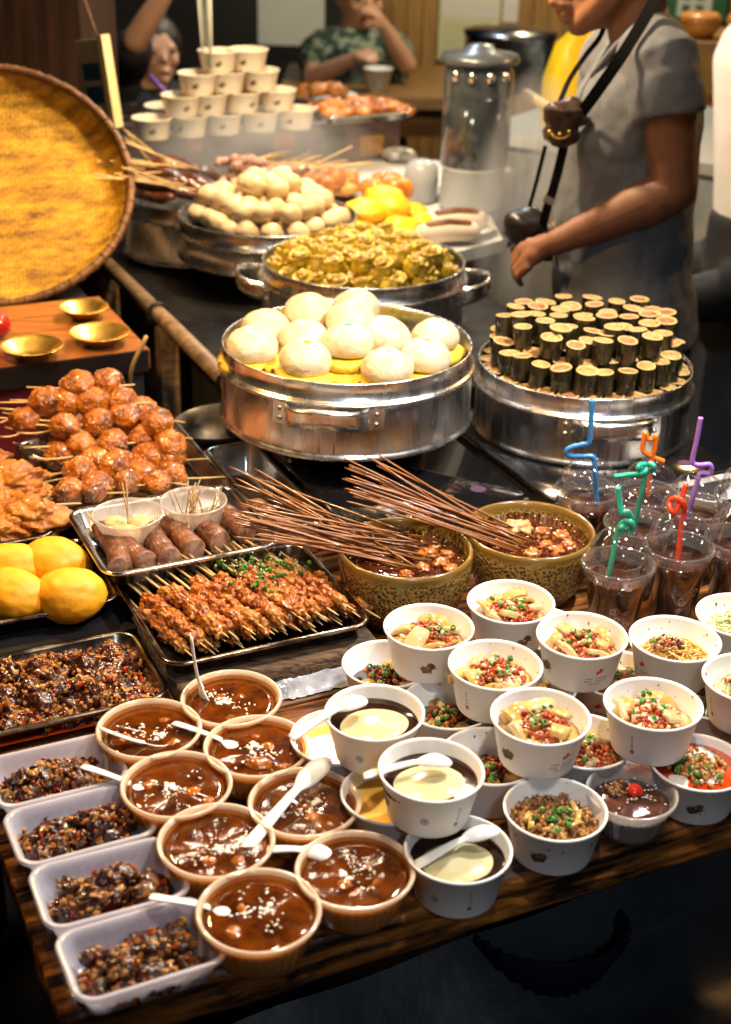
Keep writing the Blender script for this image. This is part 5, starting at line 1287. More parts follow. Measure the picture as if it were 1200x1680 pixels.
drinks = [(1015, 926, 'green', [(458, 640), (466, 720), (482, 800), (520, 800), (545, 845), (515, 880), (478, 905), (500, 925), (548, 905), (540, 865), (490, 870), (455, 930), (425, 1080), (400, 1200), (365, 1330), (335, 1430)], 'with a green looped straw, nearest the bowls'),
          (1114, 898, 'red', [(905, 620), (870, 720), (835, 800), (800, 780), (798, 730), (840, 708), (885, 735), (892, 800), (876, 870), (862, 1000), (850, 1110), (832, 1250), (812, 1400)], 'with a red looped straw'),
          (1048, 860, 'green', [(430, 567), (520, 556), (610, 548), (640, 530), (640, 495), (610, 490), (590, 510), (620, 535), (680, 530), (692, 500), (665, 485), (640, 520), (632, 580), (600, 720), (563, 910), (545, 1000)], 'with a green straw bent level to the left'),
          (1143, 832, 'purple', [(1000, 180), (975, 320), (945, 460), (960, 488), (1000, 492), (1055, 488), (1070, 515), (1055, 548), (1000, 545), (978, 600), (950, 700), (920, 810), (900, 920)], 'with a tall purple straw'),
          (964, 806, 'blue', [(288, 65), (280, 200), (270, 335), (230, 355), (150, 375), (118, 400), (140, 430), (210, 433), (285, 436), (302, 470), (306, 550), (312, 650), (318, 740)], 'with a blue stepped straw, at the rear left'),
          (1064, 812, 'orange', [(758, 468), (690, 440), (622, 398), (626, 335), (635, 280), (652, 318), (680, 322), (706, 300), (698, 370), (684, 440), (672, 500), (662, 600), (655, 700)], 'with an orange zigzag straw, at the rear'),
          (1215, 886, None, None, 'cut by the right edge of the photo'), (1228, 815, None, None, 'behind the right edge, mostly outside the photo')]
for i, (px, py, col, path, lab) in enumerate(drinks):
    c = P(px, py, TABLE + Dh + .001); c = Vector((c.x, c.y, TABLE + .001))
    t = thing('drink_cup', 'clear dome lidded cup of tea ' + lab, 'drink', c, (0, 0, atan2(-c.y, -c.x) + pi/2), 'iced drinks with dome lids')
    put('cup', dcup, t); put('dome_lid', dlid, t); put('drink', dtea, t)
    if i in (0, 1, 3, 6): put('printed_swirl', swm[i % 2], t, None, (0, 0, .35 + .2*i))
    if col:
        base = [(900 + x/4, 640 + y/4) for x, y in path]
        Y = c.y; pts = []
        n_ = len(base)
        for j, (x, y) in enumerate(base):
            w_ = 0.006*sin(j*1.9) if 1 < j < n_-4 and col in ('green', 'red') else 0
            pts.append(PY(x, y, Y + w_ + (.004 if j > n_-3 else 0)))
        # stay inside the cup at the lower end
        pts = [p for p in pts if p.z > TABLE + .012]
        sp = smoothpath(pts, 9)
        l = MB(); cum = 0; rad = []
        zc_top = TABLE + Dh + .05
        for j, p in enumerate(sp):
            if j: cum += (sp[j]-sp[j-1]).length
            k0 = 9*2; k1 = 9*(len(pts)-4)
            rad.append(.0037 + (.0006*sin(j*2.4) if k0 < j < k1 else 0))
        l.tube(sp, rad, 10); o = l.build('curly_straw', straw_m[col]); tag(o, {'blue': 'bright blue stepped plastic straw', 'orange': 'orange zigzag plastic straw', 'purple': 'tall purple plastic straw', 'red': 'red plastic straw with a loop'}.get(col, 'green plastic straw with curls, in the front drink' if i == 0 else 'green plastic straw bent level to the left, in the drink behind'), 'straw', 'curly drinking straws')
# ---- white bowl behind the drinks
c = P(1160, 800, TABLE + .06)
l = MB(); l.lathe([(0, .0), (.035, 0), (.04, .004), (.07, .04), (.078, .055), (.0785, .0565), (.076, .0562), (.066, .04), (.036, .007), (0, .006)], 56)
tag(l.build('white_bowl', M('white_porcelain', (.75, .76, .78), rough=.15, coat=.5), None, (c.x + .02, c.y + .03, TABLE + .001)), 'plain white round bowl behind the purple straw', 'bowl')
# ================================================================== PEOPLE
m_skin = M('warm_skin', (.20, .08, .04), (.31, .14, .075), 22, .5, sss=.12, sssr=(.008, .003, .002), bump=.25, bscale=260, ramp=(.3, .7))
m_skinf = M('pale_skin', (.48, .27, .17), (.54, .31, .20), 8, .45, sss=.15, sssr=(.012, .005, .003))
m_hair = M('black_hair', (.008, .007, .007), (.025, .02, .018), 40, .35, bump=.5, bscale=90, stretch=(3, 3, .5))
m_shirt = M('grey_tshirt', (.145, .155, .18), (.18, .188, .21), 60, .9, bump=.35, bscale=18)
m_pants = M('dark_trousers', (.012, .013, .017), (.025, .026, .03), 20, .8)
m_strap = M('black_webbing', (.006, .006, .007), rough=.85, spec=.15)
def remesh(o, vox, sm=4, sf=.6):
    m = o.modifiers.new('remesh', 'REMESH'); m.mode = 'VOXEL'; m.voxel_size = vox; m.use_smooth_shade = True
    s = o.modifiers.new('smooth', 'SMOOTH'); s.iterations = sm; s.factor = sf
def rings(l, spec, n=28, org=Vector()):
    # spec rows: (cx, cy, z, half-depth x, half-width y, turn)
    loops = []
    for cx, cy, z, rx, ry, tn in spec:
        loops.append([org + Vector((cx + rx*cos(a)*cos(tn) - ry*sin(a)*sin(tn), cy + rx*cos(a)*sin(tn) + ry*sin(a)*cos(tn), z)) for a in [2*pi*i/n for i in range(n)]])
    l.loft(loops)
# --- the stall keeper, turned left, arms low in front of her
Yw = 2.80
O = PY(1015, 300, Yw); O.z = 0
wm = thing('person', 'stall keeper in a grey T-shirt turned left, black strap across her chest, arms reaching forward', 'person', O)
def W(px, py, dy=0): return PY(px, py, Yw + dy) - O
sh, elb, wri = W(1088, 108, -.13), W(1108, 312, -.17), W(912, 398, -.13)
sh2, elb2, wri2 = W(1010, 105, .17), W(985, 320, .20), W(905, 398, .12)
l = MB()
tz = lambda y: W(1015, y).z
def row(xl, xr, y, wy, tn=0): A, B = W(xl, y), W(xr, y); return ((A.x+B.x)/2, 0, A.z, (B.x-A.x)/2, wy, tn)
torso = [row(915, 1140, 540, .17), row(908, 1138, 480, .165), row(918, 1132, 420, .15), row(914, 1130, 350, .15), row(916, 1135, 280, .155), row(932, 1146, 210, .165), row(958, 1148, 150, .175), row(992, 1140, 95, .165), row(1020, 1118, 55, .12), row(1030, 1098, 30, .07)]
# body core below the clothes, with neck, head, arms
def shrink(rows, k): return [(a, b, c, d-k, e-k, f) for a, b, c, d, e, f in rows]
lo = [(W(1020, 540).x, 0, z, .135, .15, 0) for z in (.45, .6, .75)]
rings(l, lo + shrink(torso, .012)[1:], 28)
for s in (-1, 1): l.chain([Vector((W(1020, 540).x, s*.085, .72)), Vector((W(1020, 540).x - .02, s*.09, .45)), Vector((W(1030, 540).x, s*.09, .07))], [.09, .065, .042], 14); l.chain([Vector((W(1030, 540).x + .03, s*.09, .035)), Vector((W(1030, 540).x - .14, s*.10, .03))], [.035, .03], 10)
nk = W(1058, 45); hc = W(1012, -68); chin = W(943, 44)
l.chain([nk + Vector((0, 0, -.03)), W(1040, 0), W(1030, -40)], [.062, .056, .055], 16)
l.blob(hc, (.098, .078, .108), 3)                                            # skull
l.chain([W(1010, -30), W(975, 12), W(953, 36)], [.068, .050, .026], 16)      # jaw
l.chain([W(1000, -10, -.05), W(960, 30, -.018)], [.03, .022], 12); l.chain([W(1000, -10, .05), W(960, 30, .018)], [.03, .022], 12)
l.chain([W(943, -75), W(930, -50), W(921, -15), W(913, 2)], [.016, .013, .013, .013], 12)     # nose bridge
l.blob(W(911, 3), (.014, .013, .011), 2); l.blob(W(922, 7, -.012), (.009, .008, .007), 1); l.blob(W(922, 7, .012), (.009, .008, .007), 1)
l.chain([W(922, 18), W(930, 12)], [.011, .02], 10)
l.blob(W(925, 22), (.010, .020, .0058), 2); l.blob(W(927, 32), (.011, .018, .0068), 2); l.blob(W(948, 44), (.02, .022, .017), 2)
l.blob(W(1042, -55, -.078), (.016, .009, .03), 2); l.blob(W(1042, -55, .078), (.016, .009, .03), 2)
l.chain([sh + Vector((0, .04, -.02)), sh, sh.lerp(elb, .35), sh.lerp(elb, .75), elb], [.058, .060, .054, .045, .040], 18)
l.chain([elb, elb.lerp(wri, .22), elb.lerp(wri, .55), elb.lerp(wri, .85), wri], [.040, .044, .038, .028, .025], 18)
l.chain([sh2, sh2.lerp(elb2, .5), elb2], [.055, .047, .038], 16); l.chain([elb2, elb2.lerp(wri2, .4), wri2], [.038, .038, .026], 16)
# near hand: palm, four curled fingers and thumb
def hand(l, w0, dirv, up, side, curl=1.0, s=1.0):
    X = Vector(dirv).normalized(); Z = (Vector(up) - X*Vector(up).dot(X)).normalized(); Yv = Z.cross(X)*side
    q = lambda x, y, z: w0 + (X*x + Yv*y + Z*z)*s
    l.chain([q(0, 0, 0), q(.03, .004, .002), q(.062, .016, .0)], [.022, .021, .012], 12); l.chain([q(.01, 0, 0), q(.04, -.008, .002), q(.066, -.012, .0)], [.019, .019, .011], 12)
    l.chain([q(.045, .03, -.001), q(.05, 0, .003), q(.055, -.026, .0)], [.011, .013, .010], 10)
    for k, (y, L_) in enumerate(((.030, .066), (.011, .074), (-.009, .068), (-.028, .054))):
        a1, a2, a3 = .55*curl, 1.25*curl, 1.9*curl; p = q(.062, y, 0); pts = [p]; x, z = .062, 0
        for a, f in ((a1, .45), (a2, .32), (a3, .23)):
            x += L_*f*cos(a); z -= L_*f*sin(a); pts.append(q(x, y*.92, z))
        l.chain(pts, [.0095, .0088, .0078, .0062], 10)
    l.chain([q(.012, .024, -.006), q(.035, .040, -.018), q(.056, .040, -.032), q(.070, .030, -.040)], [.012, .0115, .0095, .007], 10)
hd = (W(846, 424, -.10) - wri).normalized()
hand(l, wri + hd*.01, hd + Vector((0, 0, -.10)), Vector((-.35, -.55, .75)), -1, .8, 1.0)
body = l.build('body', m_skin, wm); remesh(body, .0042, 4, .5)
l = MB()
hd2 = (W(852, 372, .02) - wri2).normalized()
hand(l, wri2 + hd2*.0, hd2, Vector((-.2, -.3, .9)), 1, .7, 1.12); l.chain([wri2 - hd2*.05, wri2 + hd2*.02], [.036, .034], 14)
l.blob(W(862, 372, -.01), (.045, .04, .038), 3, .2, 1.5, 3)
g = l.build('black_glove', M('black_rubber', (.010, .010, .011), (.02, .02, .022), 30, .35), wm); remesh(g, .005, 3)
# T-shirt
l = MB(); n_ = 40; loops = []
for i, (cx, cy, z, rx, ry, tn) in enumerate(torso):
    lp = []
    for k in range(n_):
        a = 2*pi*k/n_
        f = .010*noise.noise((cos(a)*2.2, z*9 + sin(a)*1.5, 1.0)) + (.008*noise.noise((cos(a)*3, z*26, 7)) if i < 5 else .003*noise.noise((cos(a)*5, z*20, 7)))
        lp.append(Vector((cx + (rx + .004 + f)*cos(a), cy + (ry + .004 + f)*sin(a), z)))
    loops.append(lp)
l.loft(loops)
def sleeve(s0, e0, k=.60):
    e1 = s0.lerp(e0, .30)
    l.chain([s0 + Vector((-.012, .05 if s0.y < 0 else -.05, .015)), s0 + Vector((0, 0, .004)), s0.lerp(e0, .2)], [.070, .071, .070], 20)
    l.tube([s0.lerp(e0, .05), s0.lerp(e0, .25), s0.lerp(e0, .40)], [.070, .070, .071], 20)
sleeve(sh, elb); sleeve(sh2, elb2)
srt = l.build('tshirt', m_shirt, wm); remesh(srt, .0065, 4, .5)
tx = bpy.data.textures.new('cloth_folds', 'CLOUDS'); tx.noise_scale = .085
dm_ = srt.modifiers.new('folds', 'DISPLACE'); dm_.texture = tx; dm_.strength = .018; dm_.mid_level = .5; dm_.texture_coords = 'LOCAL'
l = MB(); tube_n = [W(1068, 30), W(1040, 45), W(1000, 95), W(985, 118)]
l.tube(smoothpath([W(1075, 22, -.066), W(1020, 66, -.072), W(978, 116, -.03), W(974, 124, 0), W(980, 116, .04), W(1030, 60, .075)], 6), .0062, 8); l.build('collar', m_shirt, wm)
l = MB(); rings(l, [(W(1020, 540).x, 0, z, r, q, 0) for z, r, q in ((.42, .148, .17), (.6, .152, .172), (.80, .142, .165))], 28)
for s in (-1, 1): l.chain([Vector((W(1020, 540).x, s*.085, .62)), Vector((W(1020, 540).x - .015, s*.09, .42)), Vector((W(1030, 540).x, s*.09, .09))], [.10, .08, .058], 14)
tr_ = l.build('trousers', m_pants, wm); remesh(tr_, .009, 3)
l = MB(); l.blob(hc + Vector((.018, 0, .022)), (.105, .088, .10), 3, .05, 2, 1); l.blob(hc + Vector((.10, 0, -.02)), (.05, .055, .05), 2)
l.build('hair', m_hair, wm)
# straps and the pouch that hangs on them
def ribbon(l, pts, w, th=.0025, nrm=Vector((-.35, -.9, .1))):
    pts = smoothpath(pts, 6); loops = []
    for i, p in enumerate(pts):
        t = (pts[min(i+1, len(pts)-1)] - pts[max(i-1, 0)]).normalized(); s = t.cross(nrm).normalized(); u = s.cross(t).normalized()
        loops.append([p + s*w/2 + u*th, p - s*w/2 + u*th, p - s*w/2 - u*th, p + s*w/2 - u*th])
    l.smooth = False; l.loft(loops)
l = MB(); ribbon(l, [W(1086, -20, -.09), W(1058, 30, -.135), W(1018, 95, -.165), W(980, 150, -.15), W(958, 180, -.115), W(940, 205, -.09)], .021); l.build('neck_strap', m_strap, wm)
l = MB(); ribbon(l, [W(1000, 20, .05), W(985, 60, .03), W(962, 90, 0), W(935, 130, -.02), W(918, 170, -.06)], .009); l.build('cord', m_strap, wm)
m_pouch = M('brown_leather', (.035, .020, .015), (.075, .045, .035), 26, .35, bump=.3, bscale=60)
l = MB(); l.blob(W(928, 190, -.10), (.040, .026, .030), 3, .35, 1.6, 3); l.blob(W(922, 222, -.10), (.036, .026, .022), 3, .25, 1.6, 5); l.blob(W(940, 172, -.09), (.02, .015, .015), 2, .2, 2, 5)
pc = l.build('pouch', m_pouch, wm); remesh(pc, .004, 3)
l = MB(); l.tube(smoothpath([W(902, 214, -.127), W(912, 226, -.138), W(928, 226, -.138), W(936, 219, -.13)], 5), .0020, 8)
for x in (902, 919, 934): l.blob(W(x, 214 + (6 if x == 919 else 2), -.139), .0034, 1)
l.build('buckle', m_brass, pc)
l = MB(); ribbon(l, [W(926, 238, -.10), W(916, 280, -.095), W(905, 320, -.09), W(897, 345, -.07), W(890, 375, -.03)], .017); l.build('lower_strap', m_strap, wm)
l = MB(); ribbon(l, [W(895, 240, -.02), W(880, 300, -.01), W(866, 350, .0)], .007); l.build('cord', m_strap, wm)
l = MB(); ribbon(l, [W(905, 322, -.093), W(900, 333, -.09)], .022, .005); l.build('buckle', m_steel2, wm)
# --- customers further back, simpler figures with the same build
def figure(label, Y, head, yaw, shirt_m, parts, sr, head_r=.098, hairlong=False, low=None, skin=m_skinf):
    """head/shoulder/elbow/wrist pixels at plane Y (+dy); clothes as child meshes"""
    o = PY(head[0], 300, Y); o.z = 0
    t = thing('person', label, 'person', o)
    Q = lambda p: PY(p[0], p[1], Y + (p[2] if len(p) > 2 else 0)) - o
    l = MB(); h = Q(head); f = Vector((sin(yaw), -cos(yaw), 0)); s = Vector((cos(yaw), sin(yaw), 0)); R = head_r
    l.blob(h, (R*.80, R*.92, R*1.12), 3); l.blob(h + f*R*.28 + Vector((0, 0, -R*.55)), (R*.58, R*.58, R*.60), 2)
    l.chain([h + f*R*.86 + Vector((0, 0, R*.05)), h + f*R*1.08 + Vector((0, 0, -R*.22))], [R*.07, R*.11], 10)
    for k in (-1, 1):
        l.blob(h + s*k*R*.80 + Vector((0, 0, -R*.1)), (R*.12, R*.16, R*.26), 1); l.blob(h + f*R*.62 + s*k*R*.42 + Vector((0, 0, -R*.28)), R*.24, 1)
    l.blob(h + f*R*.84 + Vector((0, 0, -R*.60)), (R*.30, R*.14, R*.085), 1); l.blob(h + f*R*.80 + Vector((0, 0, -R*.90)), (R*.24, R*.2, R*.16), 1)
    for k in (-1, 1): l.blob(h + f*R*.78 + s*k*R*.36 + Vector((0, 0, R*.20)), (R*.22, R*.14, R*.05), 1)
    nb = Q(parts['neck']); l.chain([h + Vector((0, 0, -R*.6)), nb], [R*.55, R*.62], 14)
    sm = MB(); tp_ = Q(parts['neck']); bt = Q(parts['waist']); wd = parts['w']
    rows = []
    for u, k, d in ((0, .42, .5), (.10, .85, .8), (.22, 1.0, 1), (.5, .92, 1), (.8, .86, 1), (1.0, .9, 1)):
        p = tp_.lerp(bt, u); rows.append((p.x, p.y, p.z, wd*k, .125*d, yaw))
    rings(sm, rows[::-1], 24); rings(l, [(a, b, c, d-.012, e-.012, q) for a, b, c, d, e, q in rows[::-1]], 20)
    for arm in parts['arms']:
        S_, E_, H_ = [Q(p) for p in arm]
        l.chain([S_, E_], [.050, .038], 14); d = (H_-E_).normalized(); l.chain([E_, E_.lerp(H_, .4), H_], [.038, .036, .025], 14); hand(l, H_, d, Vector((0, -.5, 1)), 1, .9, .95)
        sm.chain([S_, S_.lerp(E_, sr)], [.066, .062], 16)
    b = l.build('body', skin, t); remesh(b, .008, 4)
    c = sm.build('shirt', shirt_m, t); remesh(c, .01, 4)
    hm_ = MB(); hm_.blob(h - f*R*.16 + Vector((0, 0, R*.22)), (R*.93, R*.98, R*1.06), 3, .06, 2, 1)
    if hairlong: hm_.chain([h - f*R*.6 + Vector((0, 0, -R*.2)), nb - f*R*.7 + Vector((0, 0, -.03))], [R*.62, R*.35], 12)
    hm_.build('hair', m_hair, t)
    for k in (-1, 1): em = MB(); em.blob(h + f*R*.865 + s*k*R*.35 + Vector((0, 0, R*.03)), (R*.12, R*.06, R*.045), 1); em.build('eye', m_hair, t)
    bm_ = MB(); bm_.blob(h + f*R*.975 + Vector((0, 0, -R*.60)), (R*.24, R*.03, R*.05), 1); bm_.build('lips', M('lips', (.42, .13, .10), rough=.4), t)
    lg = MB(); rings(lg, [(bt.x, bt.y, z, wd*k, .14, yaw) for z, k in ((max(bt.z-.22, .3), .9), (bt.z-.1, .98), (bt.z+.04, .9))], 20)
    for k in (-1, 1): lg.chain([bt + s*k*.09 + Vector((0, 0, -.12)), bt + s*k*.10 + f*.36 + Vector((0, 0, -.14)), Vector((bt.x, bt.y, .08)) + s*k*.1 + f*.38], [.085, .07, .05], 12)
    b2 = lg.build('trousers', m_pants, t); remesh(b2, .012, 3)
    return t
m_blk = M('black_top', (.008, .008, .010), (.016, .016, .02), 12, .8)
m_cam = M('dark_green_patterned_shirt', (.015, .045, .04), (.22, .27, .22), 22, .8, ramp=(.48, .56))
figure('woman in black with one arm raised over her head, seated behind the bowl tower', 4.55, (256, 82), .45, m_blk, {'neck': (238, 140), 'waist': (228, 330), 'w': .19, 'arms': [((208, 118, .02), (222, 66, -.20), (282, -30, -.22)), ((282, 165, .05), (300, 240, -.05), (270, 270, -.2))]}, .75, .088)
figure('man in a dark green patterned shirt eating at the far wooden table', 5.75, (592, -6), .35, m_cam, {'neck': (586, 42), 'waist': (580, 215), 'w': .24, 'arms': [((530, 75, 0), (512, 128, -.16), (578, 98, -.30)), ((636, 70, 0), (668, 106, -.12), (628, 40, -.20))]}, .55, .105)
l = MB(); sp0 = MB()
figure('person in a white top and dark trousers cut by the right edge', 3.35, (1275, -70), -1.2, M('white_cotton_top', (.62, .62, .64), (.7, .7, .72), 10, .85, bump=.2, bscale=20), {'neck': (1268, 20), 'waist': (1258, 372), 'w': .145, 'arms': [((1285, 80, -.15), (1300, 250, -.15), (1310, 340, -.2)), ((1290, 80, .2), (1300, 250, .15), (1310, 330, .1))]}, .97)
# ================================================================== BEHIND THE STALL
R5 = random.Random(55)
WT = .87
# ---- white serving table behind the steamers
m_wtop = M('white_table_top', (.62, .64, .66), (.70, .71, .72), 6, .35, rvar=.1)
A_, B_, C_, D_ = P(826, 392, WT), P(700, 285, WT), P(470, 300, WT), P(560, 440, WT)
cx = (A_+B_+C_+D_)/4; cx.z = 0
wt = thing('serving_table', 'white topped serving table behind the dumpling steamer', 'table', cx)
l = MB(); l.smooth = False
q = [A_, P(735, 300, WT) + Vector((.05, .25, 0)), P(480, 262, WT) + Vector((-.30, .30, 0)), P(420, 330, WT) + Vector((-.05, 0, 0)), P(640, 440, WT)]
l.loft([[p - cx + Vector((0, 0, dz)) for p in q] for dz in (-.03, -.002)] + [[(p - cx)*.997 + Vector((0, 0, 0)) for p in q]]); l.build('table_top', m_wtop, wt)
l = MB(); l.smooth = False; l.loft([[((p - cx)*Vector((.95, .95, 0)).x).xy.to_3d() + Vector((0, 0, z)) for p in q] for z in (.02, WT-.031)]); l.build('cabinet', M('red_brown_cabinet', (.10, .035, .018), (.19, .08, .045), 8, .5), wt)
# plate with two filled rolls
c = P(742, 372, WT+.01)
l = MB(); l.lathe([(0, 0), (.05, 0), (.06, .004), (.098, .013), (.1, .0145), (.096, .0145), (.058, .0065), (0, .006)], 48); tag(l.build('white_plate', m_wtop, None, (c.x, c.y, WT+.001)), 'white plate with two sausage filled rolls on the serving table', 'plate')
m_roll = M('pale_bun_crust', (.70, .56, .45), (.76, .64, .54), 14, .5, sss=.15)
for k, (px, py) in enumerate(((748, 362), (735, 381))):
    t = thing('filled_roll', ['rear pale roll with brown sausage on the white plate', 'front pale roll with brown sausage on the white plate'][k], 'roll', P(px, py, WT+.028), (0, 0, .25), 'filled rolls')
    l = MB(); l.chain([Vector((-.055, 0, 0)), Vector((0, 0, .003)), Vector((.055, 0, 0))], [.021, .024, .021], 14); l.build('bread', m_roll, t)
    l = MB(); l.chain([Vector((-.045, -.004, .017)), Vector((0, -.004, .021)), Vector((.045, -.004, .017))], [.010, .0115, .010], 12); l.build('sausage', m_ssg2, t)
# yellow buns, golden wedge, orange fried balls on plates
m_yb = M('bright_yellow_bun', (.80, .50, .012), (.86, .60, .04), 14, .4, sss=.2)
for k, (px, py, s) in enumerate(((600, 345, .05), (640, 340, .052), (618, 362, .045), (655, 372, .043), (590, 370, .04), (690, 362, .035), (630, 322, .045), (672, 350, .045))):
    l = MB(); l.blob((0, 0, 0), (s, s*.9, s*.55), 3, .12, 1.4, k); tag(l.build('yellow_bun', m_yb, None, P(px, py, WT + .03 + (.03 if k in (0, 1, 6) else 0)), (0, 0, k)), 'bright yellow soft bun in the pile behind the dumpling steamer', 'bun', 'bright yellow buns')
m_bread = M('mixed_bread', (.62, .32, .10), (.80, .60, .40), 30, .5)
for k, (px, py) in enumerate(((610, 388), (640, 386), (668, 392), (585, 392))):
    l = MB(); l.blob((0, 0, 0), (.04, .032, .02), 2, .25, 1.6, k+20); tag(l.build('bread_piece', m_bread, None, P(px, py, WT + .018)), 'tan bread piece in front of the bright yellow buns', 'bread', 'tan bread pieces')
m_or = M('orange_fried_ball', (.50, .13, .012), (.74, .30, .05), 22, .35, coat=.3, bump=.3, bscale=50)
orm = []
for k in range(3): l = MB(); l.blob((0, 0, 0), (.027, .025, .023), 2, .22, 1.8, k+2); orm.append(l.mesh('fried_ball', m_or))
c1_ = P(635, 312, WT+.012)
l = MB(); l.lathe([(0, 0), (.10, 0), (.15, .012), (.152, .014), (.1, .006), (0, .005)], 48, Matrix.Diagonal((1, .7, 1, 1))); tag(l.build('white_plate', m_wtop, None, (c1_.x, c1_.y, WT+.001)), 'white plate of orange fried balls toward the clear dispenser', 'plate')
for cx_, cy_, n, lab in ((545, 288, 18, 'left pile of orange fried balls near the skewers'), (632, 297, 20, 'right pile of orange fried balls on its plate')):
    for k in range(n):
        lay = 0 if k < n*.6 else 1
        p = P(cx_ + R5.uniform(-46, 46)*(1-.35*lay), cy_ + R5.uniform(2, 20), WT + .032 + lay*.035); put_ = put('fried_ball', orm[k % 3], None, p, (R5.uniform(0, 6),)*3, R5.uniform(.85, 1.1)); tag(put_, 'orange fried ball in the ' + lab, 'fried ball', 'orange fried balls, ' + lab.split(' ')[0] + ' pile')
l = MB(); l.loft([rrect(.20, .085, .04, 0), rrect(.21, .09, .042, .012), rrect(.17, .06, .03, .02)]); tag(l.build('golden_cake', M('golden_crust', (.66, .32, .06), (.76, .45, .12), 20, .45), None, P(520, 316, WT+.03), (0, 0, .3)), 'flat golden cake at the left front of the fried balls', 'cake')
# ---- long steel chest carrying the bowl tower and the fried food tray
m_chest = M('brown_sheet_metal', (.12, .075, .065), (.24, .16, .14), 5, .35, .7, rvar=.1)
BT = .985
L0, R0_ = P(205, 222, BT), P(657, 190, BT)
ax = (R0_ - L0); ax.z = 0; wid_ = ax.length; yaw_ = atan2(ax.y, ax.x)
ch = thing('steel_chest', 'long brownish metal chest carrying the bowl tower and a fried food tray', 'chest', (L0.x, L0.y, WT+.0015), (0, 0, yaw_))
l = MB(); l.box((0, 0, 0), (wid_, .42, BT-WT-.006)); l.build('chest_body', m_chest, ch)
l = MB(); l.box((-.006, -.006, BT-WT-.0055), (wid_+.006, .426, BT-WT)); l.build('lid_plate', m_steel2, ch)
for k, (x, w_, h0, h1, col) in enumerate(((wid_-.245, .075, .02, .085, (.03, .035, .03)), (wid_-.125, .075, .015, .07, (.16, .085, .02)), (wid_*.20, .05, .06, .10, (.35, .05, .04)), (wid_*.52, .06, .05, .09, (.42, .12, .04)))):
    l = MB(); l.box((x, -.003, h0), (x+w_, -.0005, h1)); l.build('sticker', M('sticker_%d' % k, col, tuple(min(1, v*2.2) for v in col), 60, .5), ch)
def on_chest(px, py, z): return P(px, py, z)
# tower of cream paper bowls
bmc = bm.copy(); bmc.materials.clear(); bmc.materials.append(m_cream)
m_soup = M('reddish_filling', (.35, .14, .04), (.60, .35, .14), 60, .4)
l = MB(); l.lathe([(0, .038), (.02, .040), (.046, .037)], 20); fillm = l.mesh('filling', m_soup)
tower = [(248, 0), (308, 0), (365, 0), (426, 0), (485, 0), (297, 1), (342, 1), (396, 1), (454, 1), (325, 2), (372, 2), (426, 2), (359, 3), (408, 3)]
rown = ['bottom row', 'second row', 'third row', 'top row']; cntr = {}
ordn = ['first', 'second', 'third', 'fourth', 'fifth']
for px, r_ in tower:
    zt = BT + .002 + r_*.0512; p = P(px, 196 - (px-248)*.065, BT+.05); p.z = zt; p += Vector((0, .05, 0))*.3
    cntr[r_] = cntr.get(r_, -1) + 1
    lb = 'cream bowl, %s from the left in the %s of the tower' % (ordn[cntr[r_]], rown[r_])
    sc_ = .93
    o = put('paper_bowl', bmc, None, p, (0, 0, R5.uniform(-.4, .4)), (sc_, sc_, .92)); tag(o, lb, 'paper bowl', 'cream bowls of the tower'); put('printed_emblem', PR['E2'], o, None, (0, 0, R5.uniform(-.5, .5))); put('filling', fillm, o)
p = P(266, 184, BT+.05); p.z = BT+.002; p.y += .06; o = put('paper_bowl', bmc, None, p); tag(o, 'cream bowl behind the left end of the bottom row of the tower', 'paper bowl', 'cream bowls of the tower'); put('filling', fillm, o)
# bundle of pale sticks standing in the top bowl
tb = P(342, 98, BT+.19); m_pst = M('pale_strand', (.62, .66, .58), rough=.4); m_gst = M('green_tip', (.30, .50, .10), rough=.5)
for k in range(9):
    l = MB(); x = R5.uniform(-.014, .014); y = R5.uniform(-.015, .015); le = R5.uniform(-.5, -.1)
    l.tube([Vector((0, 0, 0)), Vector((x*.4 + le*.02, y, .2))], .0013, 6); l.mat = 1; l.tube([Vector((x*.4 + le*.02, y, .2)), Vector((x*.6 + le*.045, y, .34))], .002, 6)
    tag(l.build('long_stick', [m_pst, m_gst], None, tb + Vector((x, y, -.02))), 'thin pale stick with green tip standing in the top bowl', 'stick', 'sticks standing in the top bowl')
l = MB(); l.tube([PY(247, 125, 4.1), PY(275, 155, 4.05)], .007, 8); tag(l.build('purple_straw', straw_m['purple']), 'purple straw beside the bowl tower', 'straw')
# fried food tray and the plate behind it
c = P(588, 182, BT+.02)
l = MB(); tray_mesh(l, .27, .19, .022, .008, .025, .012); o = l.build('tray', m_steel2, None, (c.x, c.y + .02, BT+.001), (0, 0, yaw_)); tag(o, 'steel tray of orange fried chunks on the right end of the chest', 'tray')
l = MB()
for k in range(150):
    x, y = R5.uniform(-.115, .115), R5.uniform(-.075, .075); s = R5.uniform(.010, .019); l.mat = k % 2
    l.blob((x, y, .012 + .028*(1-(x/.13)**2)*(1-(y/.09)**2)*R5.uniform(.5, 1)), (s*1.3, s, s*.8), 1, .5, 2, k)
o = stuff(l.build('fried_chunks', [m_or, m_chunk], None, (c.x, c.y+.02, BT+.006), (0, 0, yaw_))); o['label'] = 'orange fried chunks heaped in the steel tray on the chest'; o['category'] = 'fried food'
c = P(528, 152, BT+.03)
l = MB(); l.lathe([(0, 0), (.06, 0), (.1, .018), (.102, .02), (.06, .006), (0, .005)], 40); tag(l.build('white_plate', m_wtop, None, (c.x, c.y, BT+.006)), 'white plate of golden food behind the fried chunk tray', 'plate')
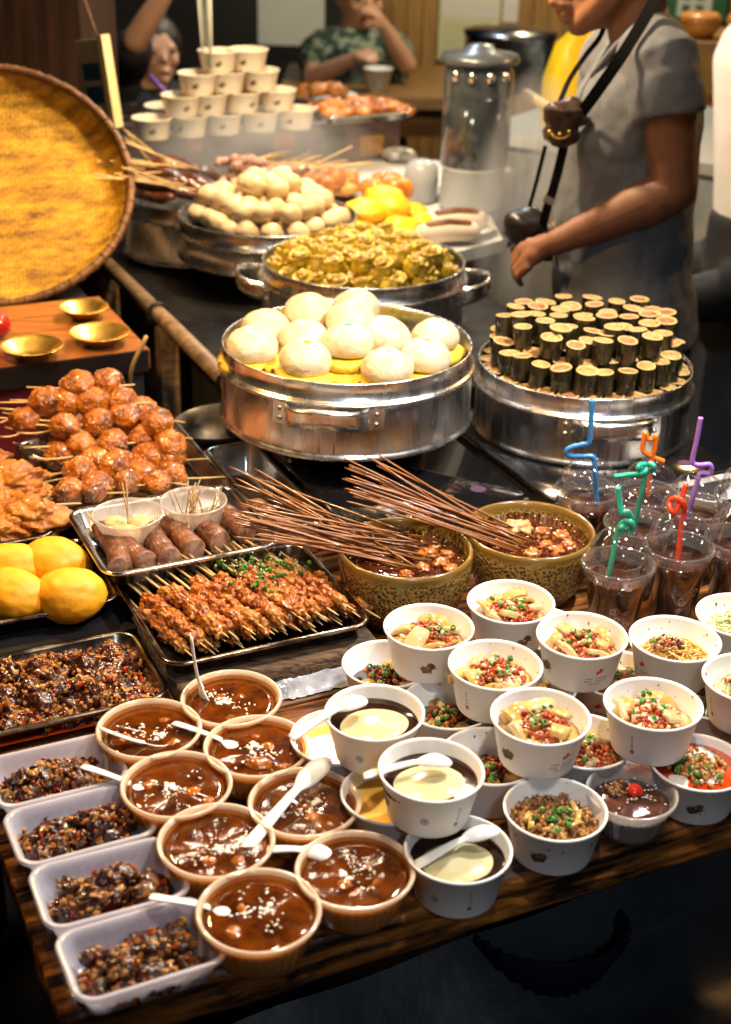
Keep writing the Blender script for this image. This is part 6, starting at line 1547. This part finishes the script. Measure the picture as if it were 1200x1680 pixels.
for k in range(7):
    l = MB(); l.blob((0, 0, 0), (.03, .025, .018), 2, .4, 2, k); tag(l.build('fried_piece', m_fried, None, (c.x + R5.uniform(-.05, .05), c.y + R5.uniform(-.04, .04), BT + .03 + .012*(k % 2))), 'golden fried piece on the plate behind the tray', 'fried piece', 'golden pieces on the rear plate')
# ---- clear drink dispenser with white jar and container
dp_ = P(774, 340, WT); zb = WT + .0015
t = thing('drink_dispenser', 'tall clear plastic drink dispenser with a dark lid', 'dispenser', (dp_.x, dp_.y, zb))
m_disp = clear('smoky_clear_plastic', (.46, .53, .60), .16, (.30, .36, .42), .08)
l = MB(); l.lathe([(.0, .10), (.078, .10), (.082, .105), (.082, .315), (.074, .338), (.05, .346)], 48); l.build('tank', m_disp, t)
l = MB(); l.lathe([(0, 0), (.08, 0), (.08, .01), (.076, .095), (.082, .104), (0, .104)], 40); l.build('base', M('white_base', (.36, .40, .43), rough=.35), t)
l = MB(); l.lathe([(0, .342), (.09, .342), (.094, .348), (.09, .36), (.04, .366), (.03, .38), (0, .385)], 40); l.build('lid', M('grey_lid', (.10, .12, .14), rough=.3, metal=.5), t)
l = MB(); l.lathe([(.0785, .106), (.0785, .26), (0, .26)], 40); l.build('liquid', M('dark_cold_drink', (.02, .024, .03), rough=.1), t)
for k in range(4): l = MB(); a = -pi/2 + (k-1.5)*.5; l.blob((.083*cos(a), .083*sin(a), .318), (.011, .011, .014), 2); l.build('metal_stud', m_steel2, t)
p = P(690, 330, WT); l = MB(); l.lathe([(0, 0), (.036, 0), (.04, .008), (.043, .05), (.040, .085), (.02, .1), (0, .102)], 36); tag(l.build('white_jar', M('white_jar_plastic', (.34, .37, .40), rough=.3), None, (p.x, p.y, zb)), 'rounded white jar left of the clear dispenser', 'jar')
p = PY(812, 330, 3.60); l = MB(); l.lathe([(0, 0), (.035, 0), (.04, .01), (.042, .055), (.036, .065), (0, .067)], 36); tag(l.build('white_tub', M('white_tub_plastic', (.34, .37, .38), rough=.35), None, (p.x, p.y, zb)), 'white tub in front of the clear dispenser', 'tub')
p = PY(655, 268, 3.95); l = MB(); l.blob((0, 0, .02), (.05, .03, .02), 2, .1); tag(l.build('napkin_pack', M('pack_film', (.5, .52, .55), (.1, .1, .1), 20, .2), None, (p.x, p.y, zb)), 'small shiny wrapped pack behind the orange fried balls', 'pack')
# ---- stainless counter, right of the dispenser
g0 = PY(790, 192, 4.05); g0.z = 0; m_ss = M('dull_stainless', (.26, .315, .36), (.40, .45, .49), 9, .4, .35, rvar=.12)
sc2 = thing('stainless_counter', 'dull stainless steel counter behind the stall keeper', 'counter', g0, (0, 0, radians(-32)))
l = MB(); l.box((0, 0, .02), (1.5, .75, .915)); l.build('counter_body', m_ss, sc2)
l = MB(); l.box((-.02, -.02, .9155), (1.52, .77, .945)); l.build('counter_top', M('pale_steel_top', (.58, .62, .64), rough=.3, metal=.6), sc2)
p = PY(858, 140, 4.75); l = MB(); l.lathe([(0, 0), (.14, 0), (.145, .01), (.145, .16), (.15, .165), (.15, .175), (0, .19)], 40); tag(l.build('stock_pot', m_potdark, None, (p.x - .05, p.y, .947)), 'lidded dark stock pot on the stainless counter', 'pot')
l = MB(); l.chain([PY(864, 153, 3.55), PY(905, 182, 3.45)], [.011, .013], 12); tag(l.build('wooden_handle', m_stick), 'pale wooden ladle handle pointing left of the stall keeper', 'handle')
# ---- yellow sack behind the stall keeper
p = PY(940, 150, 3.9); l = MB()
l.lathe([(0, 0), (.10, 0), (.13, .05), (.135, .16), (.11, .25), (.05, .31), (.035, .33), (.07, .37), (.06, .375), (0, .34)], 40, None, None, lambda r, z, a: (r*(1 + .5*noise.noise((cos(a)*2.2, sin(a)*2.2, z*11)) + .15*noise.noise((cos(a)*6, sin(a)*6, z*25)))*.72, z))
tag(l.build('yellow_sack', M('yellow_plastic_sack', (.85, .58, .012), (.90, .68, .04), 8, .35, bump=.6, bscale=14), None, (p.x + .03, p.y, .947)), 'bright yellow gathered sack behind the stall keeper', 'sack')
# ---- far dining table with the white cup, pale board and notices on the wall
dt0 = PY(500, 150, 5.35); dt1 = PY(735, 150, 5.35)
t = thing('dining_table', 'plain brown wooden dining table in the background', 'table', (dt0.x, 5.35, 0))
m_dt = M('brown_table_wood', (.16, .085, .03), (.30, .17, .065), 6, .4, stretch=(1, 9, 9))
zt_ = PY(640, 160, 5.35).z
l = MB(); l.box((-.1, 0, zt_-.04), (dt1.x-dt0.x+.15, .75, zt_)); l.build('table_top', m_dt, t)
for x, y in ((-.05, .05), (dt1.x-dt0.x+.05, .05), (-.05, .66), (dt1.x-dt0.x+.05, .66)): l = MB(); l.box((x, y, 0), (x+.05, y+.05, zt_-.0405)); l.build('leg', m_dt, t)
l = MB(); l.box((-.05, .10, zt_-.16), (dt1.x-dt0.x+.1, .12, zt_-.041)); l.build('apron', m_dt, t)
p = PY(620, 128, 5.45); t = thing('noodle_cup', 'white paper cup with a small colour print in front of the seated man', 'cup', (p.x, p.y, zt_+.001))
l = MB(); l.lathe([(0, 0), (.038, 0), (.054, .085), (.057, .087), (.053, .087), (.037, .004), (0, .003)], 36); l.build('cup_wall', m_paper, t)
c_ = Cone(lambda h: .0385 + .016*h/.085 + .0004); c_.ell(0, .036, .018, .011, 0, .1, 14, 0, .5, 2); c_.ell(.002, .04, .010, .006, 1, .3, 12, .0002, .5, 4); c_.l.build('printed_mark', [M('blue_green_print', (.10, .30, .42), rough=.5), M('lime_print', (.42, .55, .10), rough=.5)], t)
p = PY(478, 30, 6.3); l = MB(); l.box((-.14, 0, -.11), (.14, .03, .11)); tag(l.build('pale_board', M('pale_blue_board', (.55, .62, .66), (.62, .68, .70), 4, .6), None, p), 'pale bluish blank board beside the seated man', 'board')
p = PY(770, 42, 6.66); t = thing('wall_notice', 'large pale yellow green notice sheet on the boarded wall', 'notice', p)
l = MB(); l.box((-.135, 0, -.15), (.135, .008, .15)); l.build('sheet', M('pale_green_sheet', (.68, .72, .42), (.74, .77, .52), 3, .6), t)
mp_ = M('faint_notice_print', (.46, .52, .40), rough=.6); mw = M('notice_band', (.72, .72, .70), rough=.6)
l = MB(); l.box((-.128, -.003, .03), (.128, -.0005, .11)); l.build('printed_band', mw, t); l = MB(); rg2 = random.Random(3)
for r_ in range(9):
    x = -.115
    while x < .10:
        wv = rg2.uniform(.006, .014); l.box((x, -.0032, -.13 + r_*.017), (x+wv, -.0012, -.122 + r_*.017)); x += wv + .006
l.build('printed_lines', mp_, t)
p = PY(838, 10, 6.66); l = MB(); l.box((-.035, 0, -.07), (.035, .01, .07)); tag(l.build('white_sheet', m_paper, None, p), 'small white paper on the boards right of the large notice', 'notice')
p = PY(859, 72, 6.66); l = MB(); l.box((-.018, -.012, -.028), (.018, 0, .028)); tag(l.build('wall_switch', m_paper, None, p), 'white wall switch on the boards', 'switch')
p = PY(1150, 0, 6.60); t = thing('green_sign', 'white sign with green border high on the right wall', 'sign', p)
l = MB(); l.box((-.16, .002, -.09), (.12, .02, .12)); l.build('backing', M('green_sign_paint', (.03, .12, .06), rough=.5), t); l = MB(); l.box((-.10, -.006, -.07), (.05, .0015, .12)); l.build('panel', M('sign_panel', (.55, .60, .56), rough=.5), t)
l = MB()
m_sl = M('sign_letters', (.06, .10, .09), rough=.5)
for r_ in range(3):
    for k in range(2): l = MB(); l.box((-.08 + k*.06, -.009, -.05 + r_*.05), (-.045 + k*.06, -.0065, -.02 + r_*.05)); l.build('letter_mark', m_sl, t)
# ---- shelf of warm lit baskets at the right, low bench behind
sx = PY(1170, 190, 4.6); t = thing('shelf_rack', 'dark wooden rack in warm light at the right', 'rack', (sx.x, sx.y, 0))
for z in (.55, .86, 1.12): l = MB(); l.box((-.22, 0, z-.03), (.6, .4, z)); l.build('shelf', m_dt, t)
for x in (-.22, .56): l = MB(); l.box((x, .02, 0), (x+.04, .38, 1.5)); l.build('upright', m_dark, t)
m_clay = M('orange_clay', (.42, .16, .03), (.55, .26, .07), 20, .35, coat=.3)
for k, (x, z) in enumerate(((-.12, .8605), (.02, .8605), (-.05, 1.1205), (.10, 1.1205), (.16, .8605))):
    l = MB(); l.lathe([(0, 0), (.04, 0), (.062, .03), (.066, .06), (.055, .075), (.05, .075), (0, .06)], 28); tag(l.build('clay_jar', m_clay, None, (sx.x + x, sx.y + .12, z)), ['leftmost clay jar on the middle shelf of the rack', 'second clay jar on the middle shelf of the rack', 'left clay jar on the top shelf of the rack', 'right clay jar on the top shelf of the rack', 'rightmost clay jar on the middle shelf of the rack'][k], 'jar', 'orange clay jars on the rack')
p = PY(1165, 440, 3.6); l = MB(); l.box((-.12, -.1, p.z-.05), (.7, .5, p.z)); l.box((-.1, -.06, 0), (-.04, 0, p.z-.05)); l.box((.6, -.06, 0), (.66, 0, p.z-.05)); l.box((-.1, .4, 0), (-.04, .46, p.z-.05)); l.box((.6, .4, 0), (.66, .46, p.z-.05))
tag(l.build('low_bench', M('amber_bench_wood', (.42, .20, .05), (.55, .28, .08), 8, .4), None, (p.x, p.y, 0)), 'low amber wooden bench in lamp light behind the keeper', 'bench')
# ---- steam rising from the rear steamers and beside the stall keeper
def steam(c, r, dens, scale, seed, label):
    m = bpy.data.materials.new('steam'); m.use_nodes = True; n = m.node_tree.nodes; L = m.node_tree.links; n.clear()
    out = n.new('ShaderNodeOutputMaterial'); pv = n.new('ShaderNodeVolumePrincipled'); pv.inputs['Color'].default_value = (.85, .87, .9, 1); pv.inputs['Anisotropy'].default_value = .2
    tc = n.new('ShaderNodeTexCoord'); nz = n.new('ShaderNodeTexNoise'); nz.inputs['Scale'].default_value = scale; nz.inputs['Detail'].default_value = 3
    mp = n.new('ShaderNodeMapping'); mp.inputs['Location'].default_value = (seed, seed*2, 0); mp.inputs['Scale'].default_value = (1, 1, .55)
    L.new(tc.outputs['Object'], mp.inputs[0]); L.new(mp.outputs[0], nz.inputs['Vector'])
    ln = n.new('ShaderNodeVectorMath'); ln.operation = 'LENGTH'; L.new(tc.outputs['Object'], ln.inputs[0])
    fo = n.new('ShaderNodeMapRange'); fo.inputs['From Min'].default_value = .35; fo.inputs['From Max'].default_value = 1.0; fo.inputs['To Min'].default_value = 1; fo.inputs['To Max'].default_value = 0; L.new(ln.outputs['Value'], fo.inputs['Value'])
    mr = n.new('ShaderNodeMapRange'); mr.inputs['From Min'].default_value = .42; mr.inputs['From Max'].default_value = .68; mr.inputs['To Max'].default_value = dens; L.new(nz.outputs['Fac'], mr.inputs['Value'])
    mu = n.new('ShaderNodeMath'); mu.operation = 'MULTIPLY'; L.new(mr.outputs[0], mu.inputs[0]); L.new(fo.outputs[0], mu.inputs[1]); L.new(mu.outputs[0], pv.inputs['Density'])
    L.new(pv.outputs[0], out.inputs['Volume'])
    l = MB(); l.blob((0, 0, 0), 1, 2); o = stuff(l.build('steam', m, None, c, None)); o.scale = r; o['label'] = label; o['category'] = 'steam'
steam(PY(400, 255, 3.35), (.34, .16, .14), 13.0, 2.0, 3, 'thin white steam over the sausages and skewers')
steam(PY(868, 340, 3.05), (.13, .12, .30), 30.0, 1.9, 9, 'thin steam drifting beside the stall keeper and the counter')
# ---- things that look alike get their place in the heap as a label, row by row from the front, left to right
bpy.context.view_layer.update()
def project(p):
    q = cam.matrix_world.inverted() @ p
    return (600 + FPX*q.x/-q.z, 840 - FPX*q.y/-q.z)
byl = {}
for o in COL.objects:
    if o.parent is None and o.get('label'): byl.setdefault((o['label'], o.get('group')), []).append(o)
ORD = 'leftmost second third fourth fifth sixth seventh eighth ninth tenth eleventh twelfth thirteenth fourteenth fifteenth sixteenth seventeenth eighteenth'.split()
ROW = ['nearest', 'second', 'third', 'fourth', 'fifth', 'sixth', 'seventh', 'eighth']
for (lab, grp), L in byl.items():
    if len(L) < 2 or not grp: continue
    pr = sorted([(project(o.matrix_world.translation), o) for o in L], key=lambda t: -t[0][1])
    n = len(pr); nr = 1 if n <= 6 else min(8, max(2, round(sqrt(n/2.2)))); per = -(-n//nr)
    for r in range(nr):
        row = sorted(pr[r*per:(r+1)*per], key=lambda t: t[0][0])
        for k, (_, o) in enumerate(row):
            pos = ('leftmost' if k == 0 else 'rightmost' if k == len(row)-1 else ORD[k] + ' from left')
            w_ = lab.split()
            tail = pos + ((', ' + ROW[r] + ' row') if nr > 1 else ' of them')
            while len(w_) + len(tail.split()) > 16: w_ = w_[:-1]
            while w_[-1] in ('the', 'of', 'in', 'a', 'with', 'to', 'on', 'and', 'by', 'over', 'its', 'one', 'behind', 'from', 'under', 'between', 'at'): w_ = w_[:-1]
            o['label'] = ' '.join(w_).rstrip(',') + ', ' + tail
